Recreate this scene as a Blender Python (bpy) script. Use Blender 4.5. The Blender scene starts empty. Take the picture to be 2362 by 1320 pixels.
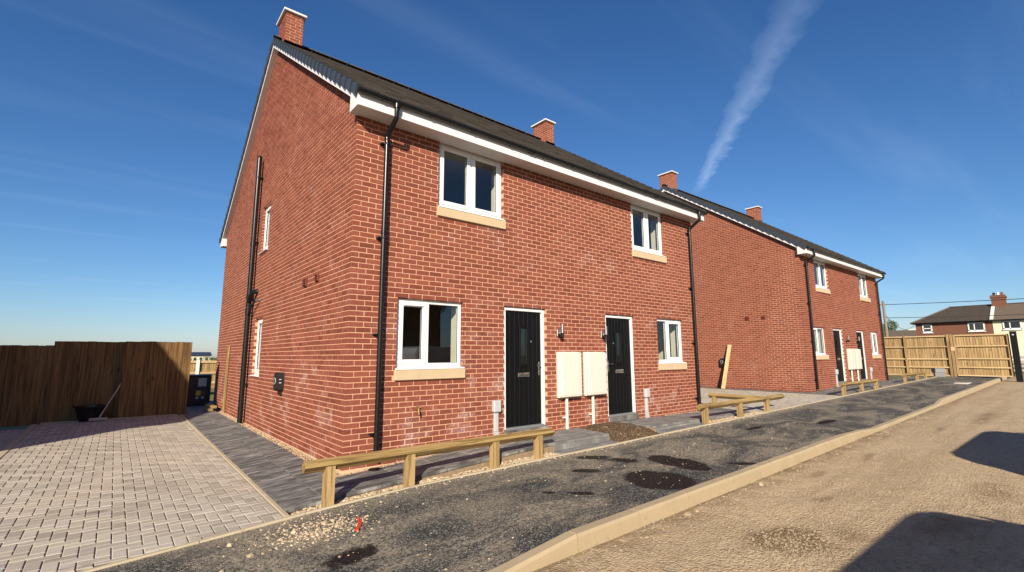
import bpy, math, random
from mathutils import Matrix, Vector
random.seed(7)
rnd = random.random
def U(a, b): return a + (b - a) * random.random()

# ------------------------------------------------------------------ camera, sky, sun, exposure
SC = bpy.context.scene
COL = SC.collection
cam_data = bpy.data.cameras.new('camera')
cam = bpy.data.objects.new('camera', cam_data); COL.objects.link(cam)
SC.camera = cam
CAM = Vector((-2.3958, -6.4192, 1.2439)); YAW, PITCH, ROLL = 0.6915, 0.1456, -0.0044
cam_data.sensor_width = 36.0
cam_data.lens = 36.0 * 1099.0 / 2362.0
cam_data.shift_x = -3.5 / 2362.0
cam_data.clip_start = 0.05; cam_data.clip_end = 6000
_f = Vector((math.sin(YAW) * math.cos(PITCH), math.cos(YAW) * math.cos(PITCH), math.sin(PITCH)))
_r = Vector((math.cos(YAW), -math.sin(YAW), 0)); _u = _r.cross(_f)
_c, _s = math.cos(ROLL), math.sin(ROLL)
_R, _U = _c * _r + _s * _u, -_s * _r + _c * _u
m = Matrix((( _R.x, _U.x, -_f.x, CAM.x), (_R.y, _U.y, -_f.y, CAM.y), (_R.z, _U.z, -_f.z, CAM.z), (0, 0, 0, 1)))
cam.matrix_world = m

SUN_EL, SUN_AZ = 25.0, 44.0            # azimuth of the sun measured from -y towards -x
world = bpy.data.worlds.new('World'); SC.world = world; world.use_nodes = True
wt = world.node_tree; WN, WL = wt.nodes, wt.links
WN.clear()
def wn(t, **k):
    n = WN.new(t)
    for a, b in k.items(): setattr(n, a, b)
    return n
wo = wn('ShaderNodeOutputWorld'); bg = wn('ShaderNodeBackground')
sky = wn('ShaderNodeTexSky', sky_type='NISHITA'); sky.sun_disc = False
sky.sun_elevation = math.radians(SUN_EL); sky.sun_rotation = math.radians(180 + SUN_AZ)
sky.altitude = 0; sky.air_density = 1.0; sky.dust_density = 0.4; sky.ozone_density = 5.0
bg.inputs['Strength'].default_value = 0.080
def wmath(op, a, b=None, c=None):
    n = wn('ShaderNodeMath', operation=op)
    for i, v in enumerate((a, b, c)):
        if v is None: continue
        if isinstance(v, (int, float)): n.inputs[i].default_value = v
        else: WL.new(v, n.inputs[i])
    return n.outputs[0]
# the clear deep blue of the day: one colour response over the whole sky
srgb = wn('ShaderNodeSeparateColor'); WL.new(sky.outputs[0], srgb.inputs[0]); crgb = wn('ShaderNodeCombineColor')
for i, (p_, k_) in enumerate(((1.33, 1.05), (1.13, .88), (1.0, .89))):
    WL.new(wmath('MULTIPLY', wmath('POWER', wmath('MULTIPLY', srgb.outputs[i], .1), p_), 10*k_), crgb.inputs[i])
# a high thin cloud layer: direction projected on a level sheet, one contrail and faint cirrus in it
tc = wn('ShaderNodeTexCoord'); sx = wn('ShaderNodeSeparateXYZ'); WL.new(tc.outputs['Generated'], sx.inputs[0])
zc = wmath('MAXIMUM', sx.outputs[2], 0.02)
px, py = wmath('DIVIDE', sx.outputs[0], zc), wmath('DIVIDE', sx.outputs[1], zc)
comb = wn('ShaderNodeCombineXYZ'); WL.new(px, comb.inputs[0]); WL.new(py, comb.inputs[1])
# contrail runs along the line (1.41,.425) -> (2.8,1.55) on that sheet
ux, uy = 0.778, 0.628
al = wmath('ADD', wmath('MULTIPLY', wmath('SUBTRACT', px, 1.41), ux), wmath('MULTIPLY', wmath('SUBTRACT', py, 0.425), uy))
ac = wmath('ADD', wmath('MULTIPLY', wmath('SUBTRACT', px, 1.41), -uy), wmath('MULTIPLY', wmath('SUBTRACT', py, 0.425), ux))
nz = wn('ShaderNodeTexNoise'); WL.new(comb.outputs[0], nz.inputs['Vector']); nz.inputs['Scale'].default_value = 9; nz.inputs['Detail'].default_value = 5; nz.inputs['Roughness'].default_value = .62
nz2 = wn('ShaderNodeTexNoise'); WL.new(comb.outputs[0], nz2.inputs['Vector']); nz2.inputs['Scale'].default_value = 2.5; nz2.inputs['Detail'].default_value = 3
acn = wmath('ADD', ac, wmath('MULTIPLY', wmath('SUBTRACT', nz.outputs[0], .5), .10))
acn = wmath('ADD', acn, wmath('MULTIPLY', wmath('SUBTRACT', nz2.outputs[0], .5), .05))
wid = wn('ShaderNodeMapRange'); WL.new(al, wid.inputs[0])
for i_, v_ in enumerate((0.0, 1.3, .074, .046)): wid.inputs[i_+1].default_value = v_
d = wmath('DIVIDE', wmath('ABSOLUTE', acn), wid.outputs[0])
prof = wmath('SUBTRACT', 1.0, d); prof = wmath('MAXIMUM', prof, 0.0); prof = wmath('POWER', prof, .8)
mr = wn('ShaderNodeMapRange'); mr.interpolation_type = 'SMOOTHSTEP'; WL.new(al, mr.inputs[0])
mr.inputs[1].default_value = 1.75; mr.inputs[2].default_value = 1.35; mr.inputs[3].default_value = 0; mr.inputs[4].default_value = 1
mr2 = wn('ShaderNodeMapRange'); mr2.interpolation_type = 'SMOOTHSTEP'; WL.new(al, mr2.inputs[0])
mr2.inputs[1].default_value = -.3; mr2.inputs[2].default_value = 1.3; mr2.inputs[3].default_value = .30; mr2.inputs[4].default_value = 1
trail = wmath('MULTIPLY', wmath('MULTIPLY', prof, mr.outputs[0]), mr2.outputs[0])
trail = wmath('MULTIPLY', trail, wmath('ADD', .35, nz.outputs[0]))
mp = wn('ShaderNodeMapping'); WL.new(comb.outputs[0], mp.inputs[0]); mp.inputs['Rotation'].default_value = (0, 0, math.radians(-55)); mp.inputs['Scale'].default_value = (.35, 2.6, 1)
ci = wn('ShaderNodeTexNoise'); WL.new(mp.outputs[0], ci.inputs['Vector']); ci.inputs['Scale'].default_value = .9; ci.inputs['Detail'].default_value = 6; ci.inputs['Roughness'].default_value = .55; ci.inputs['Distortion'].default_value = .4
cim = wn('ShaderNodeMapRange'); cim.interpolation_type = 'SMOOTHSTEP'; WL.new(ci.outputs[0], cim.inputs[0])
cim.inputs[1].default_value = .46; cim.inputs[2].default_value = .80; cim.inputs[3].default_value = 0; cim.inputs[4].default_value = .55
cloud = wmath('ADD', wmath('MULTIPLY', trail, .30), wmath('MULTIPLY', cim.outputs[0], .11))
cmix = wn('ShaderNodeMixRGB', blend_type='MIX'); WL.new(cloud, cmix.inputs[0]); WL.new(crgb.outputs[0], cmix.inputs[1])
cmix.inputs[2].default_value = (5.6, 7.0, 9.0, 1)
WL.new(cmix.outputs[0], bg.inputs[0]); WL.new(bg.outputs[0], wo.inputs[0])

sl = bpy.data.lights.new('sun', 'SUN'); sl.energy = 5.0; sl.angle = math.radians(.53); sl.color = (1, .88, .71)
so = bpy.data.objects.new('sun', sl); COL.objects.link(so)
_e, _a = math.radians(SUN_EL), math.radians(SUN_AZ)
LD = Vector((math.sin(_a) * math.cos(_e), math.cos(_a) * math.cos(_e), -math.sin(_e)))
so.rotation_euler = LD.to_track_quat('-Z', 'Y').to_euler(); so.location = (-20, -20, 30)
SC.view_settings.view_transform = 'Standard'; SC.view_settings.look = 'None'
SC.view_settings.exposure = 0.78; SC.view_settings.gamma = 1.0; SC.view_settings.use_curve_mapping = False
SC.render.engine = 'CYCLES'

# ------------------------------------------------------------------ helpers
class MB:
    def __init__(s): s.v = []; s.f = []
    def add(s, vs, fs):
        o = len(s.v); s.v.extend(vs); s.f.extend([tuple(o + i for i in f) for f in fs]); return s
    def box(s, x0, x1, y0, y1, z0, z1):
        return s.add([(x0,y0,z0),(x1,y0,z0),(x1,y1,z0),(x0,y1,z0),(x0,y0,z1),(x1,y0,z1),(x1,y1,z1),(x0,y1,z1)],
                     [(0,3,2,1),(4,5,6,7),(0,1,5,4),(1,2,6,5),(2,3,7,6),(3,0,4,7)])
    def cbox(s, x0, x1, y0, y1, z0, z1, c=.003):
        vs = []; ids = {}
        lo, hi = (x0,y0,z0), (x1,y1,z1)
        c = min(c, (x1-x0)*.3, (y1-y0)*.3, (z1-z0)*.3)
        for a in (0,1):
            for b in (0,1):
                for g in (0,1):
                    k = (a,b,g)
                    for ax in range(3):
                        p = []
                        for i in range(3):
                            e = (hi if k[i] else lo)[i]
                            if i != ax: e += (-c if k[i] else c)
                            p.append(e)
                        ids[(k,ax)] = len(vs); vs.append(tuple(p))
        fs = []
        def quad(l, n):
            p = [Vector(vs[i]) for i in l]
            nn = (p[1]-p[0]).cross(p[2]-p[0])
            if nn.dot(Vector(n)) < 0: l = l[::-1]
            fs.append(tuple(l))
        for ax in range(3):
            o = [i for i in range(3) if i != ax]
            for sd in (0,1):
                l = []
                for (p,q) in ((0,0),(1,0),(1,1),(0,1)):
                    k = [0,0,0]; k[ax] = sd; k[o[0]] = p; k[o[1]] = q
                    l.append(ids[(tuple(k),ax)])
                n = [0,0,0]; n[ax] = 1 if sd else -1; quad(l, n)
        for ax in range(3):
            o = [i for i in range(3) if i != ax]
            for p in (0,1):
                for q in (0,1):
                    k0 = [0,0,0]; k0[o[0]] = p; k0[o[1]] = q; k1 = list(k0); k1[ax] = 1
                    k0, k1 = tuple(k0), tuple(k1)
                    n = [0,0,0]; n[o[0]] = 1 if p else -1; n[o[1]] = 1 if q else -1
                    quad([ids[(k0,o[0])], ids[(k1,o[0])], ids[(k1,o[1])], ids[(k0,o[1])]], n)
        for k in set(k for k,_ in ids):
            quad([ids[(k,0)], ids[(k,1)], ids[(k,2)]], [1 if t else -1 for t in k])
        return s.add(vs, fs)
    def pbox(s, x0, x1, y0, y1, z0, z1):      # cheap block, no back/bottom cares
        return s.box(x0,x1,y0,y1,z0,z1)
    def prism(s, poly, lo, hi, axis):          # poly in the other two axes (cyclic order)
        n = len(poly)
        def P(a, b, t):
            if axis == 0: return (t, a, b)
            if axis == 1: return (a, t, b)
            return (a, b, t)
        vs = [P(a,b,lo) for a,b in poly] + [P(a,b,hi) for a,b in poly]
        area = sum(poly[i][0]*poly[(i+1)%n][1]-poly[(i+1)%n][0]*poly[i][1] for i in range(n))
        flip = (area > 0) != (axis == 1)
        fs = [tuple(range(n)), tuple(range(2*n-1, n-1, -1))] + [(i, i+n, (i+1)%n+n, (i+1)%n) for i in range(n)]
        if flip: fs = [f[::-1] for f in fs]
        return s.add(vs, fs)
    def tube(s, pts, r, n=12, cap=True):
        pts = [Vector(p) for p in pts]; rs = r if isinstance(r, (list, tuple)) else [r]*len(pts)
        rings = []; o = len(s.v); prev = None
        for i, p in enumerate(pts):
            if i == 0: t = pts[1]-p
            elif i == len(pts)-1: t = p-pts[i-1]
            else: t = (pts[i+1]-p).normalized() + (p-pts[i-1]).normalized()
            t.normalize()
            a = Vector((0,0,1)) if abs(t.z) < .9 else Vector((1,0,0))
            if prev is not None: a = prev
            b1 = (a - t*a.dot(t)).normalized(); b2 = t.cross(b1); prev = b1
            for k in range(n):
                q = p + (b1*math.cos(2*math.pi*k/n) + b2*math.sin(2*math.pi*k/n))*rs[i]
                s.v.append(tuple(q))
        for i in range(len(pts)-1):
            for k in range(n):
                a, b = o+i*n+k, o+i*n+(k+1)%n
                s.f.append((a, b, b+n, a+n))
        if cap:
            s.f.append(tuple(o+k for k in range(n))[::-1]); e = o+(len(pts)-1)*n
            s.f.append(tuple(e+k for k in range(n)))
        return s
    def bar(s, p, q, w, h, up=(0,0,1), diamond=False):   # rectangular section bar from p to q
        p, q = Vector(p), Vector(q); t = (q-p).normalized(); up = Vector(up)
        a = t.cross(up).normalized(); b = a.cross(t).normalized()
        if diamond: cs = [(0,-h/2),(w/2,0),(0,h/2),(-w/2,0)]
        else: cs = [(-w/2,-h/2),(w/2,-h/2),(w/2,h/2),(-w/2,h/2)]
        vs = [tuple(p+a*x+b*y) for x,y in cs] + [tuple(q+a*x+b*y) for x,y in cs]
        return s.add(vs, [(0,1,2,3),(7,6,5,4),(0,4,5,1),(1,5,6,2),(2,6,7,3),(3,7,4,0)])
    def mesh(s, name, mat=None, smooth=False):
        me = bpy.data.meshes.new(name); me.from_pydata(s.v, [], s.f)
        if mat: me.materials.append(mat)
        if smooth: me.polygons.foreach_set('use_smooth', [True]*len(me.polygons))
        me.update(); return me
    def build(s, name, mat, parent=None, smooth=False):
        return link(name, s.mesh(name, mat, smooth), parent)
def link(name, data, parent=None, loc=None):
    o = bpy.data.objects.new(name, data); COL.objects.link(o)
    if parent: o.parent = parent
    if loc is not None: o.location = loc
    return o
def smooth_by_angle(o, deg=35):
    me = o.data
    me.polygons.foreach_set('use_smooth', [True]*len(me.polygons))
    try: me.set_sharp_from_angle(angle=math.radians(deg))
    except Exception: pass
    return o
def thing(name, label, cat, loc=(0,0,0), rz=0, group=None):
    o = link(name, None); o.location = loc; o.rotation_euler = (0,0,rz); o.empty_display_size = .2
    return tag(o, label, cat, group)
def tag(o, label, cat, group=None):
    o['label'] = label; o['category'] = cat
    if group: o['group'] = group
    return o
def struct(o): o['kind'] = 'structure'; return o
def stuff(o): o['kind'] = 'stuff'; return o
def copy_tree(o, parent=None):
    c = o.copy(); COL.objects.link(c); c.parent = parent
    for ch in list(o.children): copy_tree(ch, c)
    return c

# ------------------------------------------------------------------ materials
def newmat(name):
    M = bpy.data.materials.new(name); M.use_nodes = True
    nt = M.node_tree; nt.nodes.clear()
    out = nt.nodes.new('ShaderNodeOutputMaterial'); b = nt.nodes.new('ShaderNodeBsdfPrincipled')
    nt.links.new(b.outputs[0], out.inputs[0])
    return M, G(nt, b, out)
class G:                                        # small node-graph helper
    def __init__(s, nt, b, out): s.nt, s.b, s.out = nt, b, out
    def n(s, t, **k):
        x = s.nt.nodes.new(t)
        for a, v in k.items(): setattr(x, a, v)
        return x
    def lk(s, a, b): s.nt.links.new(a, b)
    def put(s, sock, v):
        if v is None: return
        if isinstance(v, (int, float)): sock.default_value = v
        elif isinstance(v, tuple): sock.default_value = v if len(v) == 4 or sock.type != 'RGBA' else (*v, 1)
        else: s.lk(v, sock)
    def math(s, op, a, b=None, c=None, clamp=False):
        x = s.n('ShaderNodeMath', operation=op); x.use_clamp = clamp
        for i, v in enumerate((a,b,c)): s.put(x.inputs[i], v)
        return x.outputs[0]
    def mix(s, f, a, b, mode='MIX'):
        x = s.n('ShaderNodeMixRGB', blend_type=mode); s.put(x.inputs[0], f); s.put(x.inputs[1], a); s.put(x.inputs[2], b); return x.outputs[0]
    def pos(s): return s.n('ShaderNodeNewGeometry').outputs['Position']
    def obj(s): return s.n('ShaderNodeTexCoord').outputs['Object']
    def map(s, v, scale=(1,1,1), loc=(0,0,0), rot=(0,0,0)):
        x = s.n('ShaderNodeMapping'); s.lk(v, x.inputs[0]); x.inputs['Scale'].default_value = scale; x.inputs['Location'].default_value = loc; x.inputs['Rotation'].default_value = rot
        return x.outputs[0]
    def noise(s, v, scale, detail=4, rough=.55, dist=0):
        x = s.n('ShaderNodeTexNoise'); s.put(x.inputs['Vector'], v); x.inputs['Scale'].default_value = scale
        x.inputs['Detail'].default_value = detail; x.inputs['Roughness'].default_value = rough; x.inputs['Distortion'].default_value = dist
        return x.outputs[0]
    def vor(s, v, scale, feat='F1', out='Distance'):
        x = s.n('ShaderNodeTexVoronoi', feature=feat); s.put(x.inputs['Vector'], v); x.inputs['Scale'].default_value = scale; return x.outputs[out]
    def rng(s, v, a, b, c=0, d=1, smooth=True):
        x = s.n('ShaderNodeMapRange'); x.interpolation_type = 'SMOOTHSTEP' if smooth else 'LINEAR'
        s.put(x.inputs[0], v); s.put(x.inputs[1], a); s.put(x.inputs[2], b); s.put(x.inputs[3], c); s.put(x.inputs[4], d); return x.outputs[0]
    def rand(s):                                # one random number for each piece, joined or single
        return s.math('FRACT', s.math('ADD', s.n('ShaderNodeNewGeometry').outputs['Random Per Island'], s.n('ShaderNodeObjectInfo').outputs['Random']))
    def ramp(s, f, stops):
        x = s.n('ShaderNodeValToRGB'); s.put(x.inputs[0], f); e = x.color_ramp.elements
        while len(e) < len(stops): e.new(.5)
        for el, (p, c) in zip(e, stops): el.position = p; el.color = (*c, 1)
        return x.outputs[0]
    def bump(s, h, strength=.3, dist=.01):
        x = s.n('ShaderNodeBump'); x.inputs['Strength'].default_value = strength; x.inputs['Distance'].default_value = dist
        s.lk(h, x.inputs['Height']); s.lk(x.outputs[0], s.b.inputs['Normal'])
    def col(s, c): s.put(s.b.inputs['Base Color'], c)
    def rough(s, r): s.put(s.b.inputs['Roughness'], r)
    def sepz(s, v):
        x = s.n('ShaderNodeSeparateXYZ'); s.lk(v, x.inputs[0]); return x.outputs
    def ellipse(s, v, cx, cy, rx, ry, ang=0, soft=.35, wob=.5, nscale=3):    # 0..1 mask of an irregular patch lying on the ground
        p = s.map(v, loc=(0,0,0)); o = s.sepz(p)
        dx, dy = s.math('SUBTRACT', o[0], cx), s.math('SUBTRACT', o[1], cy)
        ca, sa = math.cos(ang), math.sin(ang)
        u = s.math('DIVIDE', s.math('ADD', s.math('MULTIPLY', dx, ca), s.math('MULTIPLY', dy, sa)), rx)
        w = s.math('DIVIDE', s.math('SUBTRACT', s.math('MULTIPLY', dy, ca), s.math('MULTIPLY', dx, sa)), ry)
        r = s.math('SQRT', s.math('ADD', s.math('MULTIPLY', u, u), s.math('MULTIPLY', w, w)))
        r = s.math('ADD', r, s.math('MULTIPLY', s.math('SUBTRACT', s.noise(v, nscale, 7, .72, .4), .5), wob*2.6))
        return s.rng(r, 1.0, 1.0-soft)

def plain(name, c, rough=.5, metal=0, var=.06, nscale=8, bump=0, bscale=120, spec=None):
    M, g = newmat(name)
    v = g.obj(); n = g.noise(v, nscale, 4)
    g.col(g.mix(n, tuple(x*(1-var) for x in c), tuple(min(1, x*(1+var)) for x in c)))
    g.rough(g.rng(g.noise(v, nscale*3, 3), .2, .8, max(.02, rough-.06), rough+.06, False))
    g.b.inputs['Metallic'].default_value = metal
    if spec is not None: g.b.inputs['Specular IOR Level'].default_value = spec
    if bump: g.bump(g.noise(v, bscale, 4), bump, .004)
    return M

def brick_mat(name, ef=1.0):
    M, g = newmat(name); v = g.pos(); r = g.rand()
    c = g.ramp(r, [(0,(.150,.041,.025)),(.2,(.182,.050,.031)),(.5,(.202,.058,.036)),(.8,(.222,.066,.041)),(.95,(.250,.076,.046)),(1,(.168,.054,.037))])
    low = g.noise(v, .9, 4, .6)
    c = g.mix(g.rng(low, .35, .75, 0, .35), c, (.245,.082,.048))
    mid = g.noise(v, 26, 5, .65)
    c = g.mix(g.rng(mid, .35, .7, 0, .45), c, g.mix(1.0, c, (.55,.5,.5), 'MULTIPLY'))
    sp = g.noise(v, 95, 3, .7)                       # sanded face: pale flecks
    c = g.mix(g.math('MULTIPLY', g.rng(sp, .58, .72), g.rng(g.noise(v, 5, 4, .6), .38, .66, .08, .8)), c, (.50,.32,.26))
    z = g.sepz(v)[2]
    e = g.math('MULTIPLY', g.rng(g.noise(v, 1.7, 6, .68, .6), .51, .68), g.rng(g.noise(v, 38, 4, .7), .40, .60))
    e = g.math('MULTIPLY', e, g.rng(z, 3.2, .0, .25, 1.0))
    e = g.math('MULTIPLY', e, g.rng(g.math('FRACT', g.math('MULTIPLY', r, 7.77)), .25, .9, .15, 1.0, False))     # salt shows brick by brick
    c = g.mix(g.math('MULTIPLY', e, .70*ef), c, (.56,.45,.42))
    g.col(c); g.rough(.92); g.b.inputs['Specular IOR Level'].default_value = .2
    h = g.math('ADD', g.noise(v, 45, 5, .7), g.math('MULTIPLY', g.noise(v, 160, 3, .7), .5))
    g.bump(h, .55, .006)
    return M
def mortar_mat():
    M, g = newmat('mortar'); v = g.pos()
    c = g.mix(g.noise(v, 2.2, 5, .65), (.47,.255,.160), (.60,.345,.225))
    c = g.mix(g.rng(g.noise(v, 60, 3, .7), .5, .75, 0, .35), c, (.42,.23,.16))
    e = g.rng(g.noise(v, 1.7, 6, .68, .6), .55, .74, 0, .5)
    c = g.mix(e, c, (.70,.58,.52))
    g.col(c); g.rough(.95); g.b.inputs['Specular IOR Level'].default_value = .15; g.bump(g.noise(v, 130, 4, .7), .5, .004)
    return M
def wood_mat(name, base, dark, axis, gs=1.0, pieces=True, knots=True, rough=.8):
    M, g = newmat(name); v = g.obj()
    if pieces:
        r = g.rand(); off = g.n('ShaderNodeCombineXYZ')
        for i in range(3): g.put(off.inputs[i], g.math('MULTIPLY', r, 7.3 + 3*i))
        ad = g.n('ShaderNodeVectorMath', operation='ADD'); g.lk(v, ad.inputs[0]); g.lk(off.outputs[0], ad.inputs[1]); v = ad.outputs[0]
    sc = [28*gs]*3; sc[axis] = 1.1*gs
    gr = g.noise(g.map(v, tuple(sc)), 1.0, 5, .6, 1.2)
    c = g.mix(g.rng(gr, .38, .60), dark, base)
    if pieces: c = g.mix(g.math('MULTIPLY', r, .38), c, g.mix(1.0, c, (.62,.58,.52), 'MULTIPLY'))
    sc2 = [9*gs]*3; sc2[axis] = 3.2*gs
    if knots: c = g.mix(g.rng(g.vor(g.map(v, tuple(sc2)), 1.0), .16, .07, 0, .7), c, tuple(x*.32 for x in dark))
    c = g.mix(g.rng(g.noise(v, 2.3, 4), .4, .75, 0, .35), c, tuple(x*.72 for x in base))
    g.col(c); g.rough(rough); g.b.inputs['Specular IOR Level'].default_value = .25; g.bump(gr, .35, .004)
    return M
def glass_mat():
    M, g = newmat('window_glass'); g.nt.nodes.remove(g.b)
    t = g.n('ShaderNodeBsdfTransparent'); t.inputs[0].default_value = (.90,.92,.915,1)
    gl = g.n('ShaderNodeBsdfGlossy'); gl.inputs['Roughness'].default_value = .004; gl.inputs[0].default_value = (.93,.96,1,1)
    bp = g.n('ShaderNodeBump'); bp.inputs['Strength'].default_value = .02; bp.inputs['Distance'].default_value = .02
    g.lk(g.noise(g.obj(), 1.6, 2), bp.inputs['Height']); g.lk(bp.outputs[0], gl.inputs['Normal'])
    ge = g.n('ShaderNodeNewGeometry'); dt = g.n('ShaderNodeVectorMath', operation='DOT_PRODUCT'); g.lk(ge.outputs['Incoming'], dt.inputs[0]); g.lk(ge.outputs['Normal'], dt.inputs[1])
    k = g.math('SUBTRACT', 1.0, g.math('ABSOLUTE', dt.outputs['Value']), clamp=True)
    f = g.math('ADD', .055, g.math('MULTIPLY', g.math('POWER', k, 5.0), .945), clamp=True)       # thin-pane reflectance
    mx = g.n('ShaderNodeMixShader'); g.lk(f, mx.inputs[0]); g.lk(t.outputs[0], mx.inputs[1]); g.lk(gl.outputs[0], mx.inputs[2]); g.lk(mx.outputs[0], g.out.inputs[0])
    return M
def roof_mat():
    M, g = newmat('roof_tile'); v = g.pos(); r = g.rand()
    c = g.ramp(r, [(0,(.034,.029,.025)),(.5,(.056,.047,.039)),(1,(.082,.068,.055))])
    c = g.mix(g.rng(g.noise(v, 34, 4, .7), .56, .74, 0, .55), c, (.15,.125,.10))
    c = g.mix(g.rng(g.noise(v, 1.3, 4), .4, .75, 0, .4), c, (.085,.073,.06))
    g.col(c); g.rough(.9); g.bump(g.noise(v, 120, 4, .7), .5, .005); return M
def paver_mat():
    M, g = newmat('paver'); v = g.pos(); r = g.rand()
    c = g.ramp(r, [(0,(.315,.278,.225)),(.3,(.385,.345,.284)),(.6,(.425,.384,.32)),(.85,(.465,.426,.357)),(1,(.32,.29,.248))])
    st = g.noise(g.map(v, (3,26,1)), 1.0, 5, .62, .6)
    c = g.mix(g.rng(st, .36, .68, 0, .5), c, g.mix(1.0, c, (.68,.66,.65), 'MULTIPLY'))
    c = g.mix(g.rng(g.noise(v, 1.1, 4), .42, .72, 0, .4), c, (.50,.425,.335))
    c = g.mix(g.math('MULTIPLY', g.rng(g.noise(g.map(v, (2,5,1)), 1.0, 5, .7), .58, .70), .6), c, (.15,.12,.095))
    c = g.mix(g.rng(g.noise(v, .55, 4, .6), .45, .65, 0, .35), c, g.mix(1.0, c, (.80,.77,.74), 'MULTIPLY'))
    g.col(c); g.rough(.93); g.bump(g.math('ADD', g.noise(v, 90, 4, .7), g.math('MULTIPLY', st, .6)), .35, .004); return M
def slab_mat(name='grey_slab', k=1.0):
    M, g = newmat(name); v = g.pos(); r = g.rand()
    sh = g.n('ShaderNodeCombineXYZ'); g.put(sh.inputs[0], g.math('MULTIPLY', r, 9)); g.put(sh.inputs[1], g.math('MULTIPLY', r, 5))
    ad = g.n('ShaderNodeVectorMath', operation='ADD'); g.lk(v, ad.inputs[0]); g.lk(sh.outputs[0], ad.inputs[1])
    st = g.noise(g.map(ad.outputs[0], (2.4,13,1), rot=(0,0,.14)), 1.0, 6, .66, .9)
    c = g.ramp(st, [(.34,(.045,.044,.043)),(.45,(.085,.083,.080)),(.54,(.15,.146,.139)),(.64,(.29,.28,.265))])
    if k > 1: c = g.mix(.45, c, (.20,.195,.185))
    c = g.mix(g.rng(g.noise(v, 2.4, 5, .65), .5, .75, 0, .55), c, (.30,.275,.24))
    c = g.mix(g.rng(g.noise(v, 48, 3, .7), .66, .76, 0, .6), c, (.42,.38,.31))
    g.col(c); g.rough(.72); g.bump(st, .4, .006); return M
def tarmac_mat():
    M, g = newmat('tarmac'); v = g.pos()
    cell = g.vor(v, 95, out='Color'); ce = g.sepz(cell)
    c = g.ramp(ce[0], [(0,(.016,.016,.016)),(.4,(.032,.032,.031)),(.65,(.062,.061,.058)),(.85,(.135,.131,.122)),(1,(.30,.28,.25))])
    wet = g.math('MAXIMUM', g.ellipse(v, 2.96, -2.76, .47, .44, 0, soft=.16, wob=.42, nscale=2.4), g.ellipse(v, 3.92, -2.47, .30, .50, 0, soft=.16, wob=.46, nscale=2.6))
    for a in ((3.19,-1.5,.30,.14,-.5),(3.43,-1.88,.28,.16,-.8),(2.55,-1.92,.22,.12,-.6),(1.81,-2.52,.16,.07,-.7),(1.54,-2.27,.1,.05,-.7),(4.6,-3.05,.3,.1,-.8),(-.74,-2.30,.26,.17,.3),(7.6,-1.9,.4,.09,0),(10,-2.4,.7,.12,0)):
        wet = g.math('MAXIMUM', wet, g.ellipse(v, *a, soft=.4, wob=.6, nscale=4))
    dust = g.rng(g.noise(g.map(v, (.8,1.6,1)), 1.0, 7, .68, .8), .42, .62)
    dust = g.math('MULTIPLY', dust, g.rng(g.noise(v, 34, 4, .7), .34, .62))
    o = g.sepz(v)
    edge = g.math('MAXIMUM', g.rng(o[1], -1.62, -1.2), g.rng(g.math('ADD', o[1], g.math('MULTIPLY', o[0], -.55)), -3.0, -1.2, 0, .0))
    spill = g.math('MAXIMUM', g.ellipse(v, -.9, -1.75, .75, .32, -.2, soft=.9, wob=.6), g.math('MULTIPLY', g.ellipse(v, .75, -2.1, .95, .55, -.3, soft=1, wob=.6), .8))
    spill = g.math('MAXIMUM', spill, g.math('MULTIPLY', edge, .85))
    fine = g.rng(g.noise(v, 55, 4, .75), .40, .58)
    dm = g.math('MAXIMUM', g.math('MULTIPLY', dust, .85), g.math('MULTIPLY', spill, g.math('MULTIPLY', fine, .85)))
    dm = g.math('MULTIPLY', dm, g.math('SUBTRACT', 1.0, g.math('MULTIPLY', wet, .9)))
    c = g.mix(dm, c, g.mix(g.noise(v, 9, 4), (.26,.215,.150), (.42,.36,.265)))
    c = g.mix(g.math('MULTIPLY', wet, .96), c, g.mix(1.0, c, (.12,.10,.09), 'MULTIPLY'))
    g.b.inputs['Specular IOR Level'].default_value = .22
    g.col(c); g.rough(g.rng(wet, 0, 1, .92, .62, False)); g.bump(g.math('ADD', g.vor(v, 95), g.math('MULTIPLY', g.noise(v, 30, 4), .4)), .8, .008)
    return M
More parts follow.
